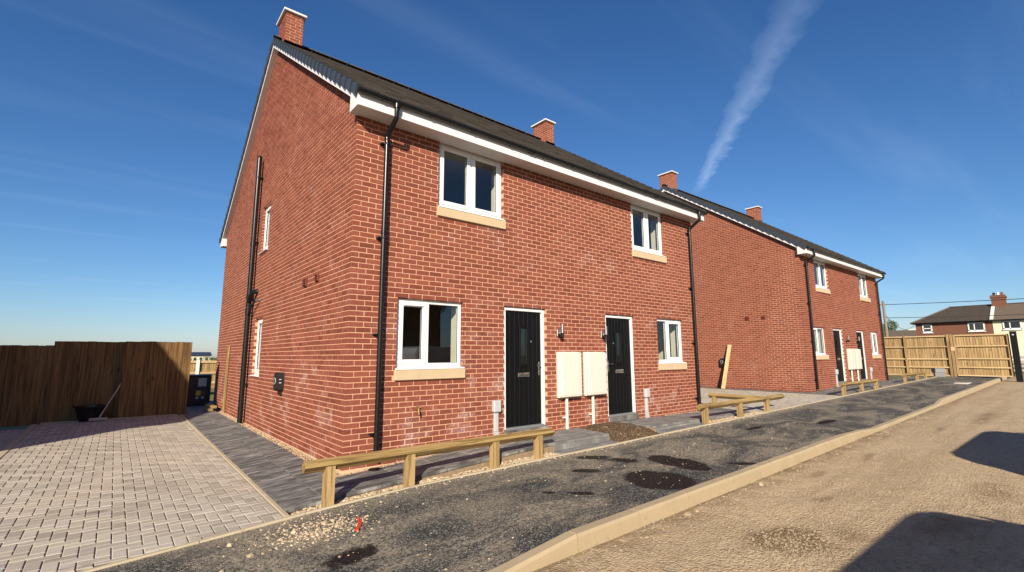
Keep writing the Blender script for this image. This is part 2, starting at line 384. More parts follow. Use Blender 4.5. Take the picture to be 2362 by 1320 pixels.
def road_mat():
    M, g = newmat('road_hardcore'); v = g.pos()
    c = g.mix(g.noise(v, .6, 6, .62), (.38,.282,.168), (.50,.388,.245))
    c = g.mix(g.rng(g.noise(v, 4.5, 6, .68), .45, .75, 0, .5), c, (.48,.375,.245))
    ce = g.sepz(g.vor(v, 42, out='Color'))
    c = g.mix(g.rng(ce[0], .6, 1, 0, .42), c, (.54,.44,.31))
    c = g.mix(g.rng(ce[1], .72, 1, 0, .42), c, (.21,.15,.09))
    damp = g.ellipse(v, 2.55, -4.42, .55, .42, -.4, soft=.5, wob=.45)
    for a in ((3.1,-4.72,.35,.2,.2),(5.9,-5.4,.7,.35,.1),(4.1,-4.2,.35,.12,-.3),(5.35,-3.75,.5,.10,.1),(7.1,-3.9,.6,.10,.1),(11.1,-4.15,.9,.10,.05),(14,-4.5,2.2,.25,0),(9.5,-3.6,1.2,.10,.02),(4.1,-5.35,.9,.3,-.2)):
        damp = g.math('MAXIMUM', damp, g.math('MULTIPLY', g.ellipse(v, *a, soft=1.0, wob=1.0, nscale=3.2), .6))
    foot = g.math('MULTIPLY', g.rng(g.sepz(v)[1], -3.85, -3.35), g.rng(g.noise(v, 3.5, 5), .35, .6))
    damp = g.math('MAXIMUM', damp, g.math('MULTIPLY', foot, .6))
    c = g.mix(g.math('MULTIPLY', damp, .85), c, g.mix(1.0, c, (.36,.29,.22), 'MULTIPLY'))
    trk = g.noise(g.map(v, (.22,2.6,1)), 1.0, 5, .6, .6)
    c = g.mix(g.rng(trk, .46, .60, 0, .34), c, g.mix(1.0, c, (.70,.66,.62), 'MULTIPLY'))
    c = g.mix(g.rng(g.noise(v, 13, 5, .7), .48, .66, 0, .35), c, g.mix(1.0, c, (.66,.60,.54), 'MULTIPLY'))
    g.col(c); g.rough(.95); g.b.inputs['Specular IOR Level'].default_value = .2
    h = g.math('ADD', g.math('MULTIPLY', g.noise(v, 6, 6, .7), 1.2), g.math('MULTIPLY', g.vor(v, 42), -.7))
    g.bump(h, .8, .018); return M
def concrete_mat(name, a, b, sc=3):
    M, g = newmat(name); v = g.pos(); r = g.rand()
    c = g.mix(g.noise(v, sc, 6, .65), a, b)
    c = g.mix(g.math('MULTIPLY', r, .35), c, g.mix(1.0, c, (.82,.8,.78), 'MULTIPLY'))
    c = g.mix(g.rng(g.noise(v, 70, 3, .7), .60, .74, 0, .5), c, tuple(x*.55 for x in a))
    c = g.mix(g.rng(g.noise(v, 5, 6, .7), .58, .74, 0, .6), c, tuple(x*.6 for x in a))
    g.col(c); g.rough(.92); g.bump(g.noise(v, 90, 5, .7), .4, .005); return M
def soil_mat(name, a, b, sc=14, stone=None):
    M, g = newmat(name); v = g.pos()
    c = g.mix(g.noise(v, sc, 6, .7), a, b)
    if stone: c = g.mix(g.rng(g.sepz(g.vor(v, 60, out='Color'))[0], .82, .95, 0, .8), c, stone)
    g.col(c); g.rough(.97); g.b.inputs['Specular IOR Level'].default_value = .1; g.bump(g.noise(v, sc*2.5, 6, .75), .9, .03); return M

BRICK = brick_mat('brick_red'); BRICK_FAR = brick_mat('brick_red_far', .45); MORTAR = mortar_mat()
UPVC = plain('white_upvc', (.66,.66,.655), .32, var=.02)
BLACK = plain('black_plastic', (.0065,.0065,.007), .3, var=.15, spec=.4)
DOORBLK = plain('black_door', (.0035,.0035,.0038), .55, var=.2, bump=.12, bscale=60, spec=.16)
GLASS = glass_mat()
STONE = concrete_mat('cast_stone', (.44,.335,.205), (.52,.40,.255), 6)
ROOF = roof_mat()
VERGE = plain('verge_plastic', (.036,.046,.058), .42, var=.15)
CAP = concrete_mat('chimney_cap', (.55,.55,.54), (.66,.66,.64))
LEAD = plain('lead', (.16,.165,.17), .55, var=.15)
PAVER = paver_mat(); SLAB = slab_mat(); SLAB2 = slab_mat('pale_slab', 1.5); TAR = tarmac_mat(); ROAD = road_mat()
JOINT = soil_mat('joint_sand', (.12,.097,.073), (.34,.285,.22), 22)
KERB = concrete_mat('kerb_concrete', (.29,.225,.135), (.43,.345,.22), 2.5)
EDGE = concrete_mat('edging_concrete', (.36,.30,.20), (.46,.395,.275), 3)
SOIL = soil_mat('soil', (.052,.034,.021), (.125,.083,.052), 14, (.33,.25,.17))
FIELD = soil_mat('rough_ground', (.16,.125,.08), (.13,.14,.05), .35)
BED = soil_mat('bedding', (.20,.14,.085), (.36,.27,.175), 9)
RAILX = wood_mat('rail_timber_x', (.34,.235,.095), (.15,.092,.034), 0, gs=.8)
RAILY = wood_mat('rail_timber_y', (.34,.235,.095), (.15,.092,.034), 1, gs=.8)
RAILZ = wood_mat('post_timber', (.38,.265,.12), (.18,.115,.045), 2, gs=.8)
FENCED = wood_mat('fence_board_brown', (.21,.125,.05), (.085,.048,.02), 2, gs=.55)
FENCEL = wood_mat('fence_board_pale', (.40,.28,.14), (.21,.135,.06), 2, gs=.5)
FENCER = wood_mat('fence_rail_pale', (.56,.42,.235), (.40,.28,.14), 1, gs=.5, knots=False)
FENCERX = wood_mat('fence_rail_pale_x', (.56,.42,.235), (.40,.28,.14), 0, gs=.5, knots=False)
PINE = wood_mat('pine_plank', (.66,.50,.29), (.47,.32,.155), 2, gs=.6)
CREAM = plain('cream_grp', (.56,.545,.475), .38, var=.03)
CABLEG = plain('grey_cable_box', (.40,.405,.41), .4, var=.03)
STEEL = plain('brushed_steel', (.55,.54,.51), .28, metal=1, var=.1)
CHROME = plain('chrome', (.7,.7,.7), .12, metal=1, var=.03)
BRASS = plain('brass', (.62,.45,.16), .3, metal=1, var=.1)
TERRA = plain('terracotta_plastic', (.14,.032,.016), .5, var=.1)
CHARGER = plain('charger_black', (.016,.016,.017), .38, var=.1)
PLASTER = plain('plaster', (.62,.59,.47), .85, var=.03)
INFLOOR = plain('screed_floor', (.14,.12,.10), .8, var=.15)
SOFFIT = plain('white_soffit', (.62,.615,.61), .4, var=.02)

# ------------------------------------------------------------------ levels of the ground
def clampx(x): return max(-40, min(60, x))
def zr(x): return -.48 + .0125 * clampx(x)                 # road channel
def lerp(a, b, t): t = max(0, min(1, t)); return a + (b-a)*t
def kerb_up(x):
    if x < .0: return .05
    if x < .9: return lerp(.05, .14, x/.9)
    if x < 8.95: return .14
    if x < 9.6: return lerp(.14, .05, (x-8.95)/.65)
    if x < 16.6: return .05
    if x < 17.3: return lerp(.05, .14, (x-16.6)/.7)
    return .14
def yb(x): return -1.15 if x > -.8 else -1.15 + .14*(x+.8)  # back edge of the footway
def zb(x):
    if x >= 0.4: return zr(x) + .2
    if x > -.9: return lerp(-.34, zr(.4)+.2, (x+.9)/1.3)
    return -.34 + .016*(x+.9)
YK = -3.3                                                   # front face of the kerb

# ------------------------------------------------------------------ setting
def sheet(name, xs, ys, zf, mat):
    b = MB(); n = len(ys)
    for x in xs:
        for y in ys: b.v.append((x, y, zf(x, y)))
    for i in range(len(xs)-1):
        for j in range(n-1): b.f.append((i*n+j, (i+1)*n+j, (i+1)*n+j+1, i*n+j+1))
    return b.build(name, mat)
def frange(a, b, s):
    n = max(1, int(round((b-a)/s))); return [a+(b-a)*i/n for i in range(n+1)]
struct(sheet('ground', [-3000,-400,-60,-40,60,100,400,3000], [-3000,-400,-60,0,40,100,400,3000], lambda x, y: -.75+.0125*clampx(x) - (.004*max(0,min(y,400)-20)), FIELD))
import mathutils.noise as mn
def roadz(x, y):
    h = zr(x) + .012*mn.noise(Vector((x*1.3, y*1.3, 0))) + .006*mn.noise(Vector((x*5, y*5, 3)))
    if y > YK-.03: h = zr(x) - .02
    return h
struct(sheet('road', [-60,-30,-15] + frange(-8, 20, .12) + frange(20.5, 60, .5), [-14,-11,-9,-8] + frange(-7, YK+.02, .1), roadz, ROAD))
# footway of tarmac
def footz(x, t):                                            # t 0 at the kerb, 1 at the back edge
    a, b = zr(x)+kerb_up(x)-.004, zb(x)
    return a + (b-a)*t + .006*mn.noise(Vector((x*.9, t*2.2, 5)))
fb = MB(); xs = [-60,-30,-15] + frange(-8, 34, .2); nt_ = 14
for x in xs:
    for j in range(nt_+1):
        t = j/nt_; fb.v.append((x, (YK+.12) + (yb(x)-(YK+.12))*t, footz(x, t)))
for i in range(len(xs)-1):
    for j in range(nt_): fb.f.append((i*(nt_+1)+j, (i+1)*(nt_+1)+j, (i+1)*(nt_+1)+j+1, i*(nt_+1)+j+1))
footway = struct(fb.build('footway', TAR))
# kerb: stones laid end to end
kerb = struct(link('kerb', None))
x = -14.64
while x < 33.5:
    x1 = x+.915; b = MB(); g_ = .0075
    vs = []; ky, kz = U(-.004,.004), U(-.004,.003)
    for xx in (x+g_, x1-g_):
        top, bot = zr(xx)+kerb_up(xx)+kz, zr(xx)-.12
        j = ky
        vs += [(xx,YK+.125,bot),(xx,YK,bot),(xx,YK+j,top-.024),(xx,YK+.022+j,top),(xx,YK+.12,top),(xx,YK+.125,top-.006)]
    n = 6
    fs = [tuple(range(n)), tuple(range(2*n-1,n-1,-1))] + [(i,(i+1)%n,(i+1)%n+n,i+n) for i in range(n)]
    b.add(vs, [f[::-1] for f in fs])
    b.build('kerb_stone', KERB, kerb); x = x1
# pin edging along the back of the footway
edging = struct(link('edging', None))
x = -14.5
while x < 33.5:
    x1 = x+.915; b = MB(); vs = []
    for xx in (x+.003, x1-.003):
        y, z = yb(xx), zb(xx)+.016+U(-.003,.003)
        vs += [(xx,y+.052,z-.2),(xx,y,z-.2),(xx,y,z-.012),(xx,y+.010,z),(xx,y+.044,z),(xx,y+.052,z-.010)]
    n = 6
    fs = [tuple(range(n)), tuple(range(2*n-1,n-1,-1))] + [(i,(i+1)%n,(i+1)%n+n,i+n) for i in range(n)]
    b.add(vs, [f[::-1] for f in fs]); b.build('edging_stone', EDGE, edging); x = x1

# ------------------------------------------------------------------ paving pieces
def piece(mb, x0, x1, y0, y1, S, th=.05, c=.005):
    cs = [(x0,y0),(x1,y0),(x1,y1),(x0,y1)]
    ins = [(x0+c,y0+c),(x1-c,y0+c),(x1-c,y1-c),(x0+c,y1-c)]
    vs = [(a,b,S(a,b)-th) for a,b in cs] + [(a,b,S(a,b)-c*.7) for a,b in cs] + [(a,b,S(a,b)) for a,b in ins]
    fs = []
    for k in (0,4):
        for i in range(4): fs.append((k+i, k+(i+1)%4, k+4+(i+1)%4, k+4+i))
    fs.append((8,9,10,11)); mb.add(vs, fs)
def herringbone(name, x0, x1, y0f, y1, S, keep_n, bedz=.03, far=False):
    root = struct(sheet(name, frange(x0, x1, .5), [0, 1], lambda x, t: 0, JOINT))
    me = root.data
    n = len(me.vertices)//2
    for i, v in enumerate(me.vertices):
        xx = v.co.x; yy = y0f(xx)+.0 if v.co.y < .5 else y1
        v.co = (xx, yy, S(xx, yy)-bedz*.25)
    u = .1035; pcs = []
    i0, i1 = int(math.floor(x0/u))-2, int(math.ceil(x1/u))+2
    j0, j1 = int(math.floor(min(y0f(x0), y0f(x1))/u))-2, int(math.ceil(y1/u))+2
    g_ = .0024
    for i in range(i0, i1):
        for j in range(j0, j1):
            r = (i+j) % 4
            if r == 0: a = (i*u, (i+2)*u, j*u, (j+1)*u)
            elif r == 2: a = (i*u, (i+1)*u, j*u, (j+2)*u)
            else: continue
            full = True; X0, X1, Y0, Y1 = a
            if X0 < x0: X0 = x0; full = False
            if X1 > x1: X1 = x1; full = False
            lo = y0f((X0+X1)/2)
            if Y0 < lo: Y0 = lo; full = False
            if Y1 > y1: Y1 = y1; full = False
            if X1-X0 < .02 or Y1-Y0 < .02: continue
            pcs.append((X0+g_*1.5, X1-g_*1.5, Y0+g_, Y1-g_, full, r))
    pcs.sort(key=lambda p: (p[0]+p[1]-2*CAM.x)**2 + (p[2]+p[3]-2*CAM.y)**2)
    kept = 0; rest = MB(); cache = {}
    fl = lambda a, b: 0.0
    for p in pcs:
        cx_, cy_ = (p[0]+p[1])/2, (p[2]+p[3])/2
        rr = Vector((cx_-CAM.x, cy_-CAM.y, 0)); ang = math.degrees(math.atan2(rr.x, rr.y)); vis = abs(ang - math.degrees(YAW)) < 52
        dz = U(-.0015, .0015)
        if kept < keep_n and p[4] and vis:
            if p[5] not in cache:
                mb = MB(); hx, hy = (p[1]-p[0])/2, (p[3]-p[2])/2
                piece(mb, -hx, hx, -hy, hy, fl, .05, .005); cache[p[5]] = mb.mesh('paver', PAVER)
            link('paver', cache[p[5]], root, (cx_, cy_, S(cx_, cy_)+dz)).rotation_euler = (U(-.004,.004), U(-.004,.004), U(-.006,.006)); kept += 1
        else:
            piece(rest, p[0], p[1], p[2], p[3], lambda a, b: S(a, b)+dz, .05, .005)
    stuff(rest.build('paver_field', PAVER, root))
    return root
def S_left(x, y): return lerp(-.342, -.262, (y+1.2)/10.0)
herringbone('driveway', -3.62, -.955, lambda x: yb(x)+.055, 9.25, S_left, 300)
herringbone('neighbour_driveway', -8.0, -3.74, lambda x: yb(x)+.055, 8.6, lambda x, y: S_left(x, y)-.02, 0)
def S_mid(x, y): return zb(x)+.012 + .012*max(0, min(1, (y+1.1)/4))
herringbone('shared_driveway', 9.95, 15.5, lambda x: yb(x)+.055, 11, S_mid, 0)
def strip(name, x0, x1, y0, y1, S, mat, step=.915, th=.15, along='y', parent=None):
    root = parent or struct(link(name, None)); t = y0 if along == 'y' else x0; e = y1 if along == 'y' else x1
    while t < e-.02:
        t1 = min(e, t+step); mb = MB()
        if along == 'y': piece(mb, x0, x1, t+.002, t1-.002, S, th, .008)
        else: piece(mb, t+.002, t1-.002, y0, y1, S, th, .008)
        mb.build('edging_stone', mat, root); t = t1
    return root
bed = strip('driveway_edging', -.950, -.895, -1.08, 9.25, lambda x, y: S_left(x, y)+.010, EDGE)
strip(None, -3.735, -3.625, -1.45, 9.25, lambda x, y: S_left(x, y)+.006, EDGE, parent=bed)
strip(None, -3.6, -1.0, 9.26, 9.38, lambda x, y: -.245, EDGE, along='x', parent=bed)
strip(None, 9.85, 9.94, -1.08, 9, lambda x, y: S_mid(x, y)+.006, EDGE, parent=bed)
strip(None, 15.51, 15.6, -1.08, 9, lambda x, y: S_mid(x, y)+.006, EDGE, parent=bed)

# grey slab paths round the houses
def S_h1(x, y):
    if x < 0:
        t = (x+.9)/.9
        return lerp(lerp(-.33, -.262, (y+1)/9.5), lerp(-.262, -.222, (y+.5)/3), t)
    a = lerp(-.262, -.088, x/2.7)
    if x > 4.9: a = lerp(-.088, -.125, (x-6.5)/2.5)
    f = lerp(-.012, .012, (y+.9)/.9)
    return a + f*lerp(0, 1, x/2)
path = struct(link('slab_path', None))
sb = MB()
for (x0,x1,y0,y1) in ((-.89,0,-.86,10.6),(0,4.33,-.86,0.0),(5.62,9.8,-.86,0),(9.0,9.8,0,10.6)):
    for xx in frange(x0, x1, .5)[:-1]:
        w = (x1-x0)/round((x1-x0)/.5) if (x1-x0) > .4 else x1-x0
        piece(sb, xx, xx+w, y0, y1, lambda a, b: S_h1(a, b)-.030, .25, .004)
sb.build('bedding', BED, path)
GROUT = soil_mat('slab_grout', (.30,.275,.235), (.42,.39,.335), 30)
sb = MB()
for (x0,x1,y0,y1) in ((-.885,-.135,-.85,10.6),(-.135,4.32,-.85,-.135),(5.63,9.8,-.85,-.135)):
    for xx in frange(x0, x1, .5)[:-1]:
        w = (x1-x0)/round((x1-x0)/.5); piece(sb, xx, xx+w, y0, y1, lambda a, b: S_h1(a, b)-.0035, .02, .001)
sb.build('jointing', GROUT, path)
def slab(x0, x1, y0, y1, S, th=.036):
    mb = MB(); tx, ty, dz = U(-.003,.003), U(-.003,.003), U(-.002,.002)
    cx_, cy_ = (x0+x1)/2, (y0+y1)/2
    piece(mb, x0+.003, x1-.003, y0+.003, y1-.003, lambda a, b: S(a, b)+dz+tx*(a-cx_)+ty*(b-cy_), th, .004)
    return mb.build('slab', SLAB2 if 2.6 < x0 < 9 and y1 < .1 else SLAB, path)
for (x0, x1) in ((-.892,-.476),(-.476,-.13)):
    y = -.88
    while y < 10.5:
        slab(x0, x1, y, min(y+.6, 10.6), S_h1); y += .6
for (y0, y1) in ((-.88,-.45),(-.45,-.13)):
    x = -.13
    while x < 4.3:
        x1 = min(x+.6, 4.33)
        if x1-x > .1: slab(x, x1, y0, y1, S_h1)
        x += .6
    x = 5.62
    while x < 9.7:
        slab(x, min(x+.6, 9.8), y0, y1, S_h1); x += .6
for (x0, x1) in ((9.10,9.45),(9.45,9.83)):
    y = -.13
    while y < 10: slab(x0, x1, y, y+.6, S_h1); y += .6
# gravel margin beside the brickwork
M_, g = newmat('pea_gravel'); v = g.pos(); r = g.rand()
g.col(g.ramp(r, [(0,(.20,.105,.06)),(.4,(.36,.23,.14)),(.75,(.47,.34,.22)),(1,(.56,.48,.38))])); g.rough(.9); PEA = M_
M_, g = newmat('pale_stone'); v = g.pos(); r = g.rand()
g.col(g.mix(g.rng(g.noise(v, 40, 4), .3, .7, 0, .4), g.ramp(r, [(0,(.30,.22,.135)),(.5,(.43,.33,.21)),(1,(.58,.48,.34))]), (.30,.24,.17))); g.rough(.92); g.bump(g.noise(v, 120, 3), .4, .004); STONEM = M_
def pebble(mb, x, y, z, r, flat=.6):
    n = 5; a0 = rnd()*6.28; vs = [(x+U(-.2,.2)*r, y+U(-.2,.2)*r, z+r*flat*U(.8,1.1))]
    for lev, rad in ((.45,.85),(-.2,1.0)):
        for k in range(n):
            a = a0+6.283*k/n+U(-.3,.3); q = r*rad*U(.75,1.15)
            vs.append((x+q*math.cos(a), y+q*math.sin(a), z+lev*r*flat*U(.7,1.2)))
    fs = [(0,1+k,1+(k+1)%n) for k in range(n)] + [(1+k, 1+n+k, 1+n+(k+1)%n, 1+(k+1)%n) for k in range(n)]
    mb.add(vs, fs)
gm = MB()
for (x0,x1,y0,y1,n) in ((-.13,-.012,0,9,2600),(-.13,2.6,-.13,-.012,1500),(7.3,9.1,-.13,-.012,300)):
    for _ in range(n):
        x, y = U(x0,x1), U(y0,y1); pebble(gm, x, y, S_h1(min(x,-.01) if x0<-.1 and y>0 else x, y)-.012, U(.006,.014))
go = stuff(gm.build('gravel_margin', PEA)); go['label'] = 'orange brown pea gravel strip along the foot of the brick walls'; go['category'] = 'gravel'

# door landings: step edge tread in front, soil bed between
def S_soil(x, y):
    cx_, cy_ = (x-4.98)/.68, (y+.50)/.62
    return zb(x)-.02 + .20*max(0, 1-.40*(cx_*cx_+cy_*cy_))*max(0, min(1, (x-4.22)/.3, (5.69-x)/.3, (y+1.11)/.22)) + .025*mn.noise(Vector((x*5,y*5,0))) + .014*mn.noise(Vector((x*17,y*17,4)))
so_ = struct(sheet('soil_bed', frange(4.2, 5.7, .03), frange(-1.11, .0, .03), S_soil, SOIL))
for (x0,x1) in ((2.98,4.33),(5.75,7.35)):
    mb = MB(); piece(mb, x0, x1, -1.095, -.885, lambda a, b: zb(a)+.018, .06, .006)
    piece(mb, x0, x1, -.886, -.868, lambda a, b: S_h1(a, -.86)-.038, .16, .003)
    struct(mb.build('door_step', SLAB2))
gs = MB()
for _ in range(1500):
    x, y = random.choice(((U(1.75,2.95), U(-1.10,-.88)),(U(7.4,9.8), U(-1.10,-.88)),(U(-.85,1.75), U(-1.10,-.90))))
    pebble(gs, x, y, zb(x)-.02+U(0,.03)*(1 if x > 1.7 else .3), U(.008,.03))
so2 = stuff(gs.build('trench_stones', STONEM)); so2['label'] = 'pale crushed stone filling the trench behind the footway edging'; so2['category'] = 'crushed stone'
struct(sheet('trench', frange(-.85, 34, .4), [-1.12, -.8], lambda x, y: zb(x)-.035, BED))

# ------------------------------------------------------------------ houses
W, D, RY = 8.99, 10.6875, 5.34
RT, RP = 8.83, .684                                    # tile plane: z = RT - RP*|y-RY|
ZTOP = 4.725
def roofz(y): return RT - RP*abs(y-RY)
WIN_F = [(.722,1.863,1.05,2.1),(7.25,8.344,1.05,2.1),(1.371,2.692,3.60,4.725),(6.43,7.70,3.60,4.725)]
DOORS = [(2.708,3.691),(5.398,6.367)]
WIN_G = [(5.02,5.74,3.60,4.725),(5.02,5.72,.825,2.1)]  # on the gable: y0,y1,z0,z1
def split(u0, u1, z0, z1, holes):                      # cut a brick by openings (openings keep to courses)
    segs = [(u0,u1)]
    for (a,b,c,d_) in holes:
        if z1 <= c+.01 or z0 >= d_-.01: continue
        out = []
        for s,e in segs:
            if e <= a or s >= b: out.append((s,e)); continue
            if a-s > .018: out.append((s,a))
            if e-b > .018: out.append((b,e))
        segs = out
    return segs
def brick_list():
    L = []                                              # (x0,x1,y0,y1,z0,z1)
    fh = [(a,b,c,d_) for a,b,c,d_ in WIN_F] + [(a-.03,b+.03,c-.15,c) for a,b,c,d_ in WIN_F] + [(a,b,-.01,2.1) for a,b in DOORS]
    gh = [(a,b,c,d_) for a,b,c,d_ in WIN_G]
    k = -3
    while True:
        z0 = k*.075; z1 = z0+.063
        if z1 > 8.7: break
        odd = k % 2
        if z1 < ZTOP+.08:
            u = .1125 if odd else 0.0
            while u < W-.03:
                e = min(u+.2125, W)
                for s, t in split(u, e, z0, z1, fh): L.append((s,t,0,.1025,z0,z1,0))
                u += .225
        v = 0.0 if odd else .1125
        lim = (roofz(0)-.12 if True else 0)
        while v < D-.03:
            e = min(v+.2125, D); s = v
            if z1 > roofz(-.0)-.15:                       # under the verge
                half = (RT-.15-z1)/RP
                s, e = max(s, RY-half), min(e, RY+half)
            if e-s > .03:
                for a, b in split(s, e, z0, z1, gh): L.append((0,.1025,a,b,z0,z1,1))
            v += .225
        k += 1
    return L
BL = brick_list()
def wall_cells(holes, lo, hi, z0, z1):
    us = sorted(set([lo,hi]+[h[0] for h in holes]+[h[1] for h in holes])); zs = sorted(set([z0,z1]+[h[2] for h in holes]+[h[3] for h in holes]))
    zs = [z for z in zs if z0 <= z <= z1]
    out = []
    for i in range(len(us)-1):
        for j in range(len(zs)-1):
            cu, cz = (us[i]+us[i+1])/2, (zs[j]+zs[j+1])/2
            if any(h[0] < cu < h[1] and h[2] < cz < h[3] for h in holes): continue
            out.append((us[i],us[i+1],zs[j],zs[j+1]))
    return out
MR = .005                                               # mortar sits this far behind the brick face
def make_walls(h, detail, bmat):
    q_ = .005
    fh = [(a-q_,b+q_,c,d_) for a,b,c,d_ in WIN_F] + [(a-q_,b+q_,-.24,2.1) for a,b in DOORS]
    zb_, zt = -.24, 4.80
    f = MB()
    for (a,b,c,d_) in wall_cells(fh, MR, W-MR, zb_, zt): f.add([(a,MR,c),(b,MR,c),(b,MR,d_),(a,MR,d_)], [(0,1,2,3)])
    for (a,b,c,d_) in fh:                                # brick reveals
        f.add([(a,MR,c),(a,.12,c),(a,.12,d_),(a,MR,d_)], [(0,1,2,3)]); f.add([(b,MR,c),(b,.12,c),(b,.12,d_),(b,MR,d_)], [(3,2,1,0)])
        f.add([(a,MR,d_),(b,MR,d_),(b,.12,d_),(a,.12,d_)], [(0,1,2,3)])
        f.add([(a,MR,c),(b,MR,c),(b,.12,c),(a,.12,c)], [(3,2,1,0)])
    front = f.build('wall', MORTAR, h)
    g_ = MB(); X = MR
    WG = [(a-q_,b+q_,c,d_) for a,b,c,d_ in WIN_G]
    for (a,b,c,d_) in wall_cells(WG, MR, D-MR, zb_, zt): g_.add([(X,a,c),(X,b,c),(X,b,d_),(X,a,d_)], [(3,2,1,0)])
    n = 2*RY; g_.add([(X,MR,zt),(X,D-MR,zt),(X,D-MR,roofz(D)-.1),(X,RY,RT-.1),(X,MR,roofz(0)-.1)], [(4,3,2,1,0)])
    for (a,b,c,d_) in WG:
        for y in (a,b): g_.add([(X,y,c),(.12,y,c),(.12,y,d_),(X,y,d_)], [(0,1,2,3)])
        for z in (c,d_): g_.add([(X,a,z),(.12,a,z),(.12,b,z),(X,b,z)], [(0,1,2,3)])
    gable = g_.build('wall', MORTAR, h)
    r_ = MB()                                            # the two walls turned away: party gable and rear
    r_.add([(W,0,zb_),(W,D,zb_),(W,D,roofz(D)-.1),(W,RY,RT-.1),(W,0,roofz(0)-.1)], [(0,1,2,3,4)])
    r_.add([(0,D,zb_),(W,D,zb_),(W,D,4.9),(0,D,4.9)], [(3,2,1,0)])
    r_.build('wall', bmat, h)
    return front, gable
def bricks_for(front, gable, bmat, nsingle, origin, cham=True):
    rest = (MB(), MB()); singles = set()
    if nsingle:
        o = Vector(origin)
        def key(i):
            b = BL[i]; c = Vector(((b[0]+b[1])/2, (b[2]+b[3])/2, (b[4]+b[5])/2)) + o - CAM
            dist = c.length; n = Vector((0,-1,0)) if b[6] == 0 else Vector((-1,0,0)); wv = (b[1]-b[0]) if b[6] == 0 else (b[3]-b[2])
            return -(wv * max(.01, -n.dot(c)/dist) / dist**2) if c.dot(_f) > 0 else 0
        ok = [i for i, b in enumerate(BL) if b[4] > -.1]
        ok.sort(key=key); singles = set(ok[:nsingle])
    cache = {}
    for i, b in enumerate(BL):
        par = (front, gable)[b[6]]
        ji = U(-.0016, .0012) if cham else 0
        if i in singles:
            kx = (round(b[1]-b[0],3), round(b[3]-b[2],3), b[6])
            if kx not in cache:
                mb = MB(); mb.cbox(0,b[1]-b[0],0,b[3]-b[2],0,.063,.0035); cache[kx] = mb.mesh('brick', bmat)
            link('brick', cache[kx], par, (b[0]+(ji if b[6] else 0), b[2]+(0 if b[6] else ji), b[4]+U(-.001,.001)))
        else:
            dz = U(-.001,.001) if cham else 0
            x0,x1,y0,y1 = b[0],b[1],b[2],b[3]
            if b[6]: x0 += ji
            else: y0 += ji
            if cham: rest[b[6]].cbox(x0,x1,y0,y1,b[4]+dz,b[5]+dz,.0035)
            else: rest[b[6]].box(x0,x1,y0,y1,b[4],b[5])
    a = stuff(rest[0].build('brickwork', bmat, front)); c = stuff(rest[1].build('brickwork', bmat, gable))

def make_window(h, w, hgt, loc, rz, sashes, mull, vents=True, cill=True, stone=True, reveal=True):
    """opening seen from outside: x to the right, -y outwards, origin bottom left of the opening on the wall face"""
    y0, y1 = .055, .125; p = .062
    mb = MB()
    mb.cbox(.004,w-.004,y0,y1,hgt-p,hgt-.004,.006); mb.cbox(.004,w-.004,y0,y1,.03,.03+p,.006)
    mb.cbox(.004,p,y0+.001,y1,.03+p-.002,hgt-p+.002,.006); mb.cbox(w-p,w-.004,y0+.001,y1,.03+p-.002,hgt-p+.002,.006)
    xs = [p]
    for m_ in mull: mb.cbox(m_-.03,m_+.03,y0+.001,y1,.03+p-.002,hgt-p+.002,.006); xs += [m_-.03, m_+.03]
    xs.append(w-p)
    win = mb.build('window', UPVC, h); win.location = loc; win.rotation_euler = (0,0,rz)
    for i in range(len(xs)//2):
        a, b = xs[2*i], xs[2*i+1]; c, d_ = .03+p, hgt-p
        if i in sashes:
            q = .056; s = MB(); ys = y0-.014
            s.cbox(a-.012,b+.012,ys,y1-.01,d_-q,d_+.012,.007); s.cbox(a-.012,b+.012,ys,y1-.01,c-.012,c+q,.007)
            s.cbox(a-.012,a+q,ys+.001,y1-.01,c+q-.002,d_-q+.002,.007); s.cbox(b-q,b+.012,ys+.001,y1-.01,c+q-.002,d_-q+.002,.007)
            so1 = s.build('sash', UPVC, win)
            a, b, c, d_ = a+q, b-q, c+q, d_-q
        else: ys = y0
        gk = MB()                                          # black gasket and glazing spacer line
        for (e0,e1,f0,f1) in ((a-.002,b+.002,c-.002,c+.006),(a-.002,b+.002,d_-.006,d_+.002),(a-.002,a+.006,c+.006,d_-.006),(b-.006,b+.002,c+.006,d_-.006)):
            gk.box(e0,e1,y0+.012,y0+.022,f0,f1)
        gk.build('gasket', BLACK, win)
        pn = MB(); pn.box(a-.004,b+.004,y0+.024,y0+.030,c-.004,d_+.004); pn.build('pane', GLASS, win)
        if vents and i in sashes:
            tv = MB(); tv.cbox((a+b)/2-.16,(a+b)/2+.16,ys-.016,ys+.002,d_+.012,d_+.036,.004); tv.build('trickle_vent', UPVC, win)
    if cill:
        ci_ = MB(); ci_.prism([(-.038,.0),(-.045,.006),(-.040,.020),(.058,.034),(.058,.0)], -.012, w+.012, 0)
        ci_.build('cill', UPVC, win)
    if stone:
        st = MB(); st.cbox(-.03,w+.03,-.042,.06,-.147,-.003,.006); st.build('stone_sill', STONE, win)
    if reveal:
        rv = MB(); t = .36
        rv.add([(0,y1,.02),(0,t,.02),(0,t,hgt),(0,y1,hgt)], [(3,2,1,0)]); rv.add([(w,y1,.02),(w,t,.02),(w,t,hgt),(w,y1,hgt)], [(0,1,2,3)])
        rv.add([(0,y1,hgt),(w,y1,hgt),(w,t,hgt),(0,t,hgt)], [(0,1,2,3)]); rv.add([(0,y1,.03),(w,y1,.03),(w,t,.03),(0,t,.03)], [(3,2,1,0)])
        rv.build('window_reveal', PLASTER, win)
    return win
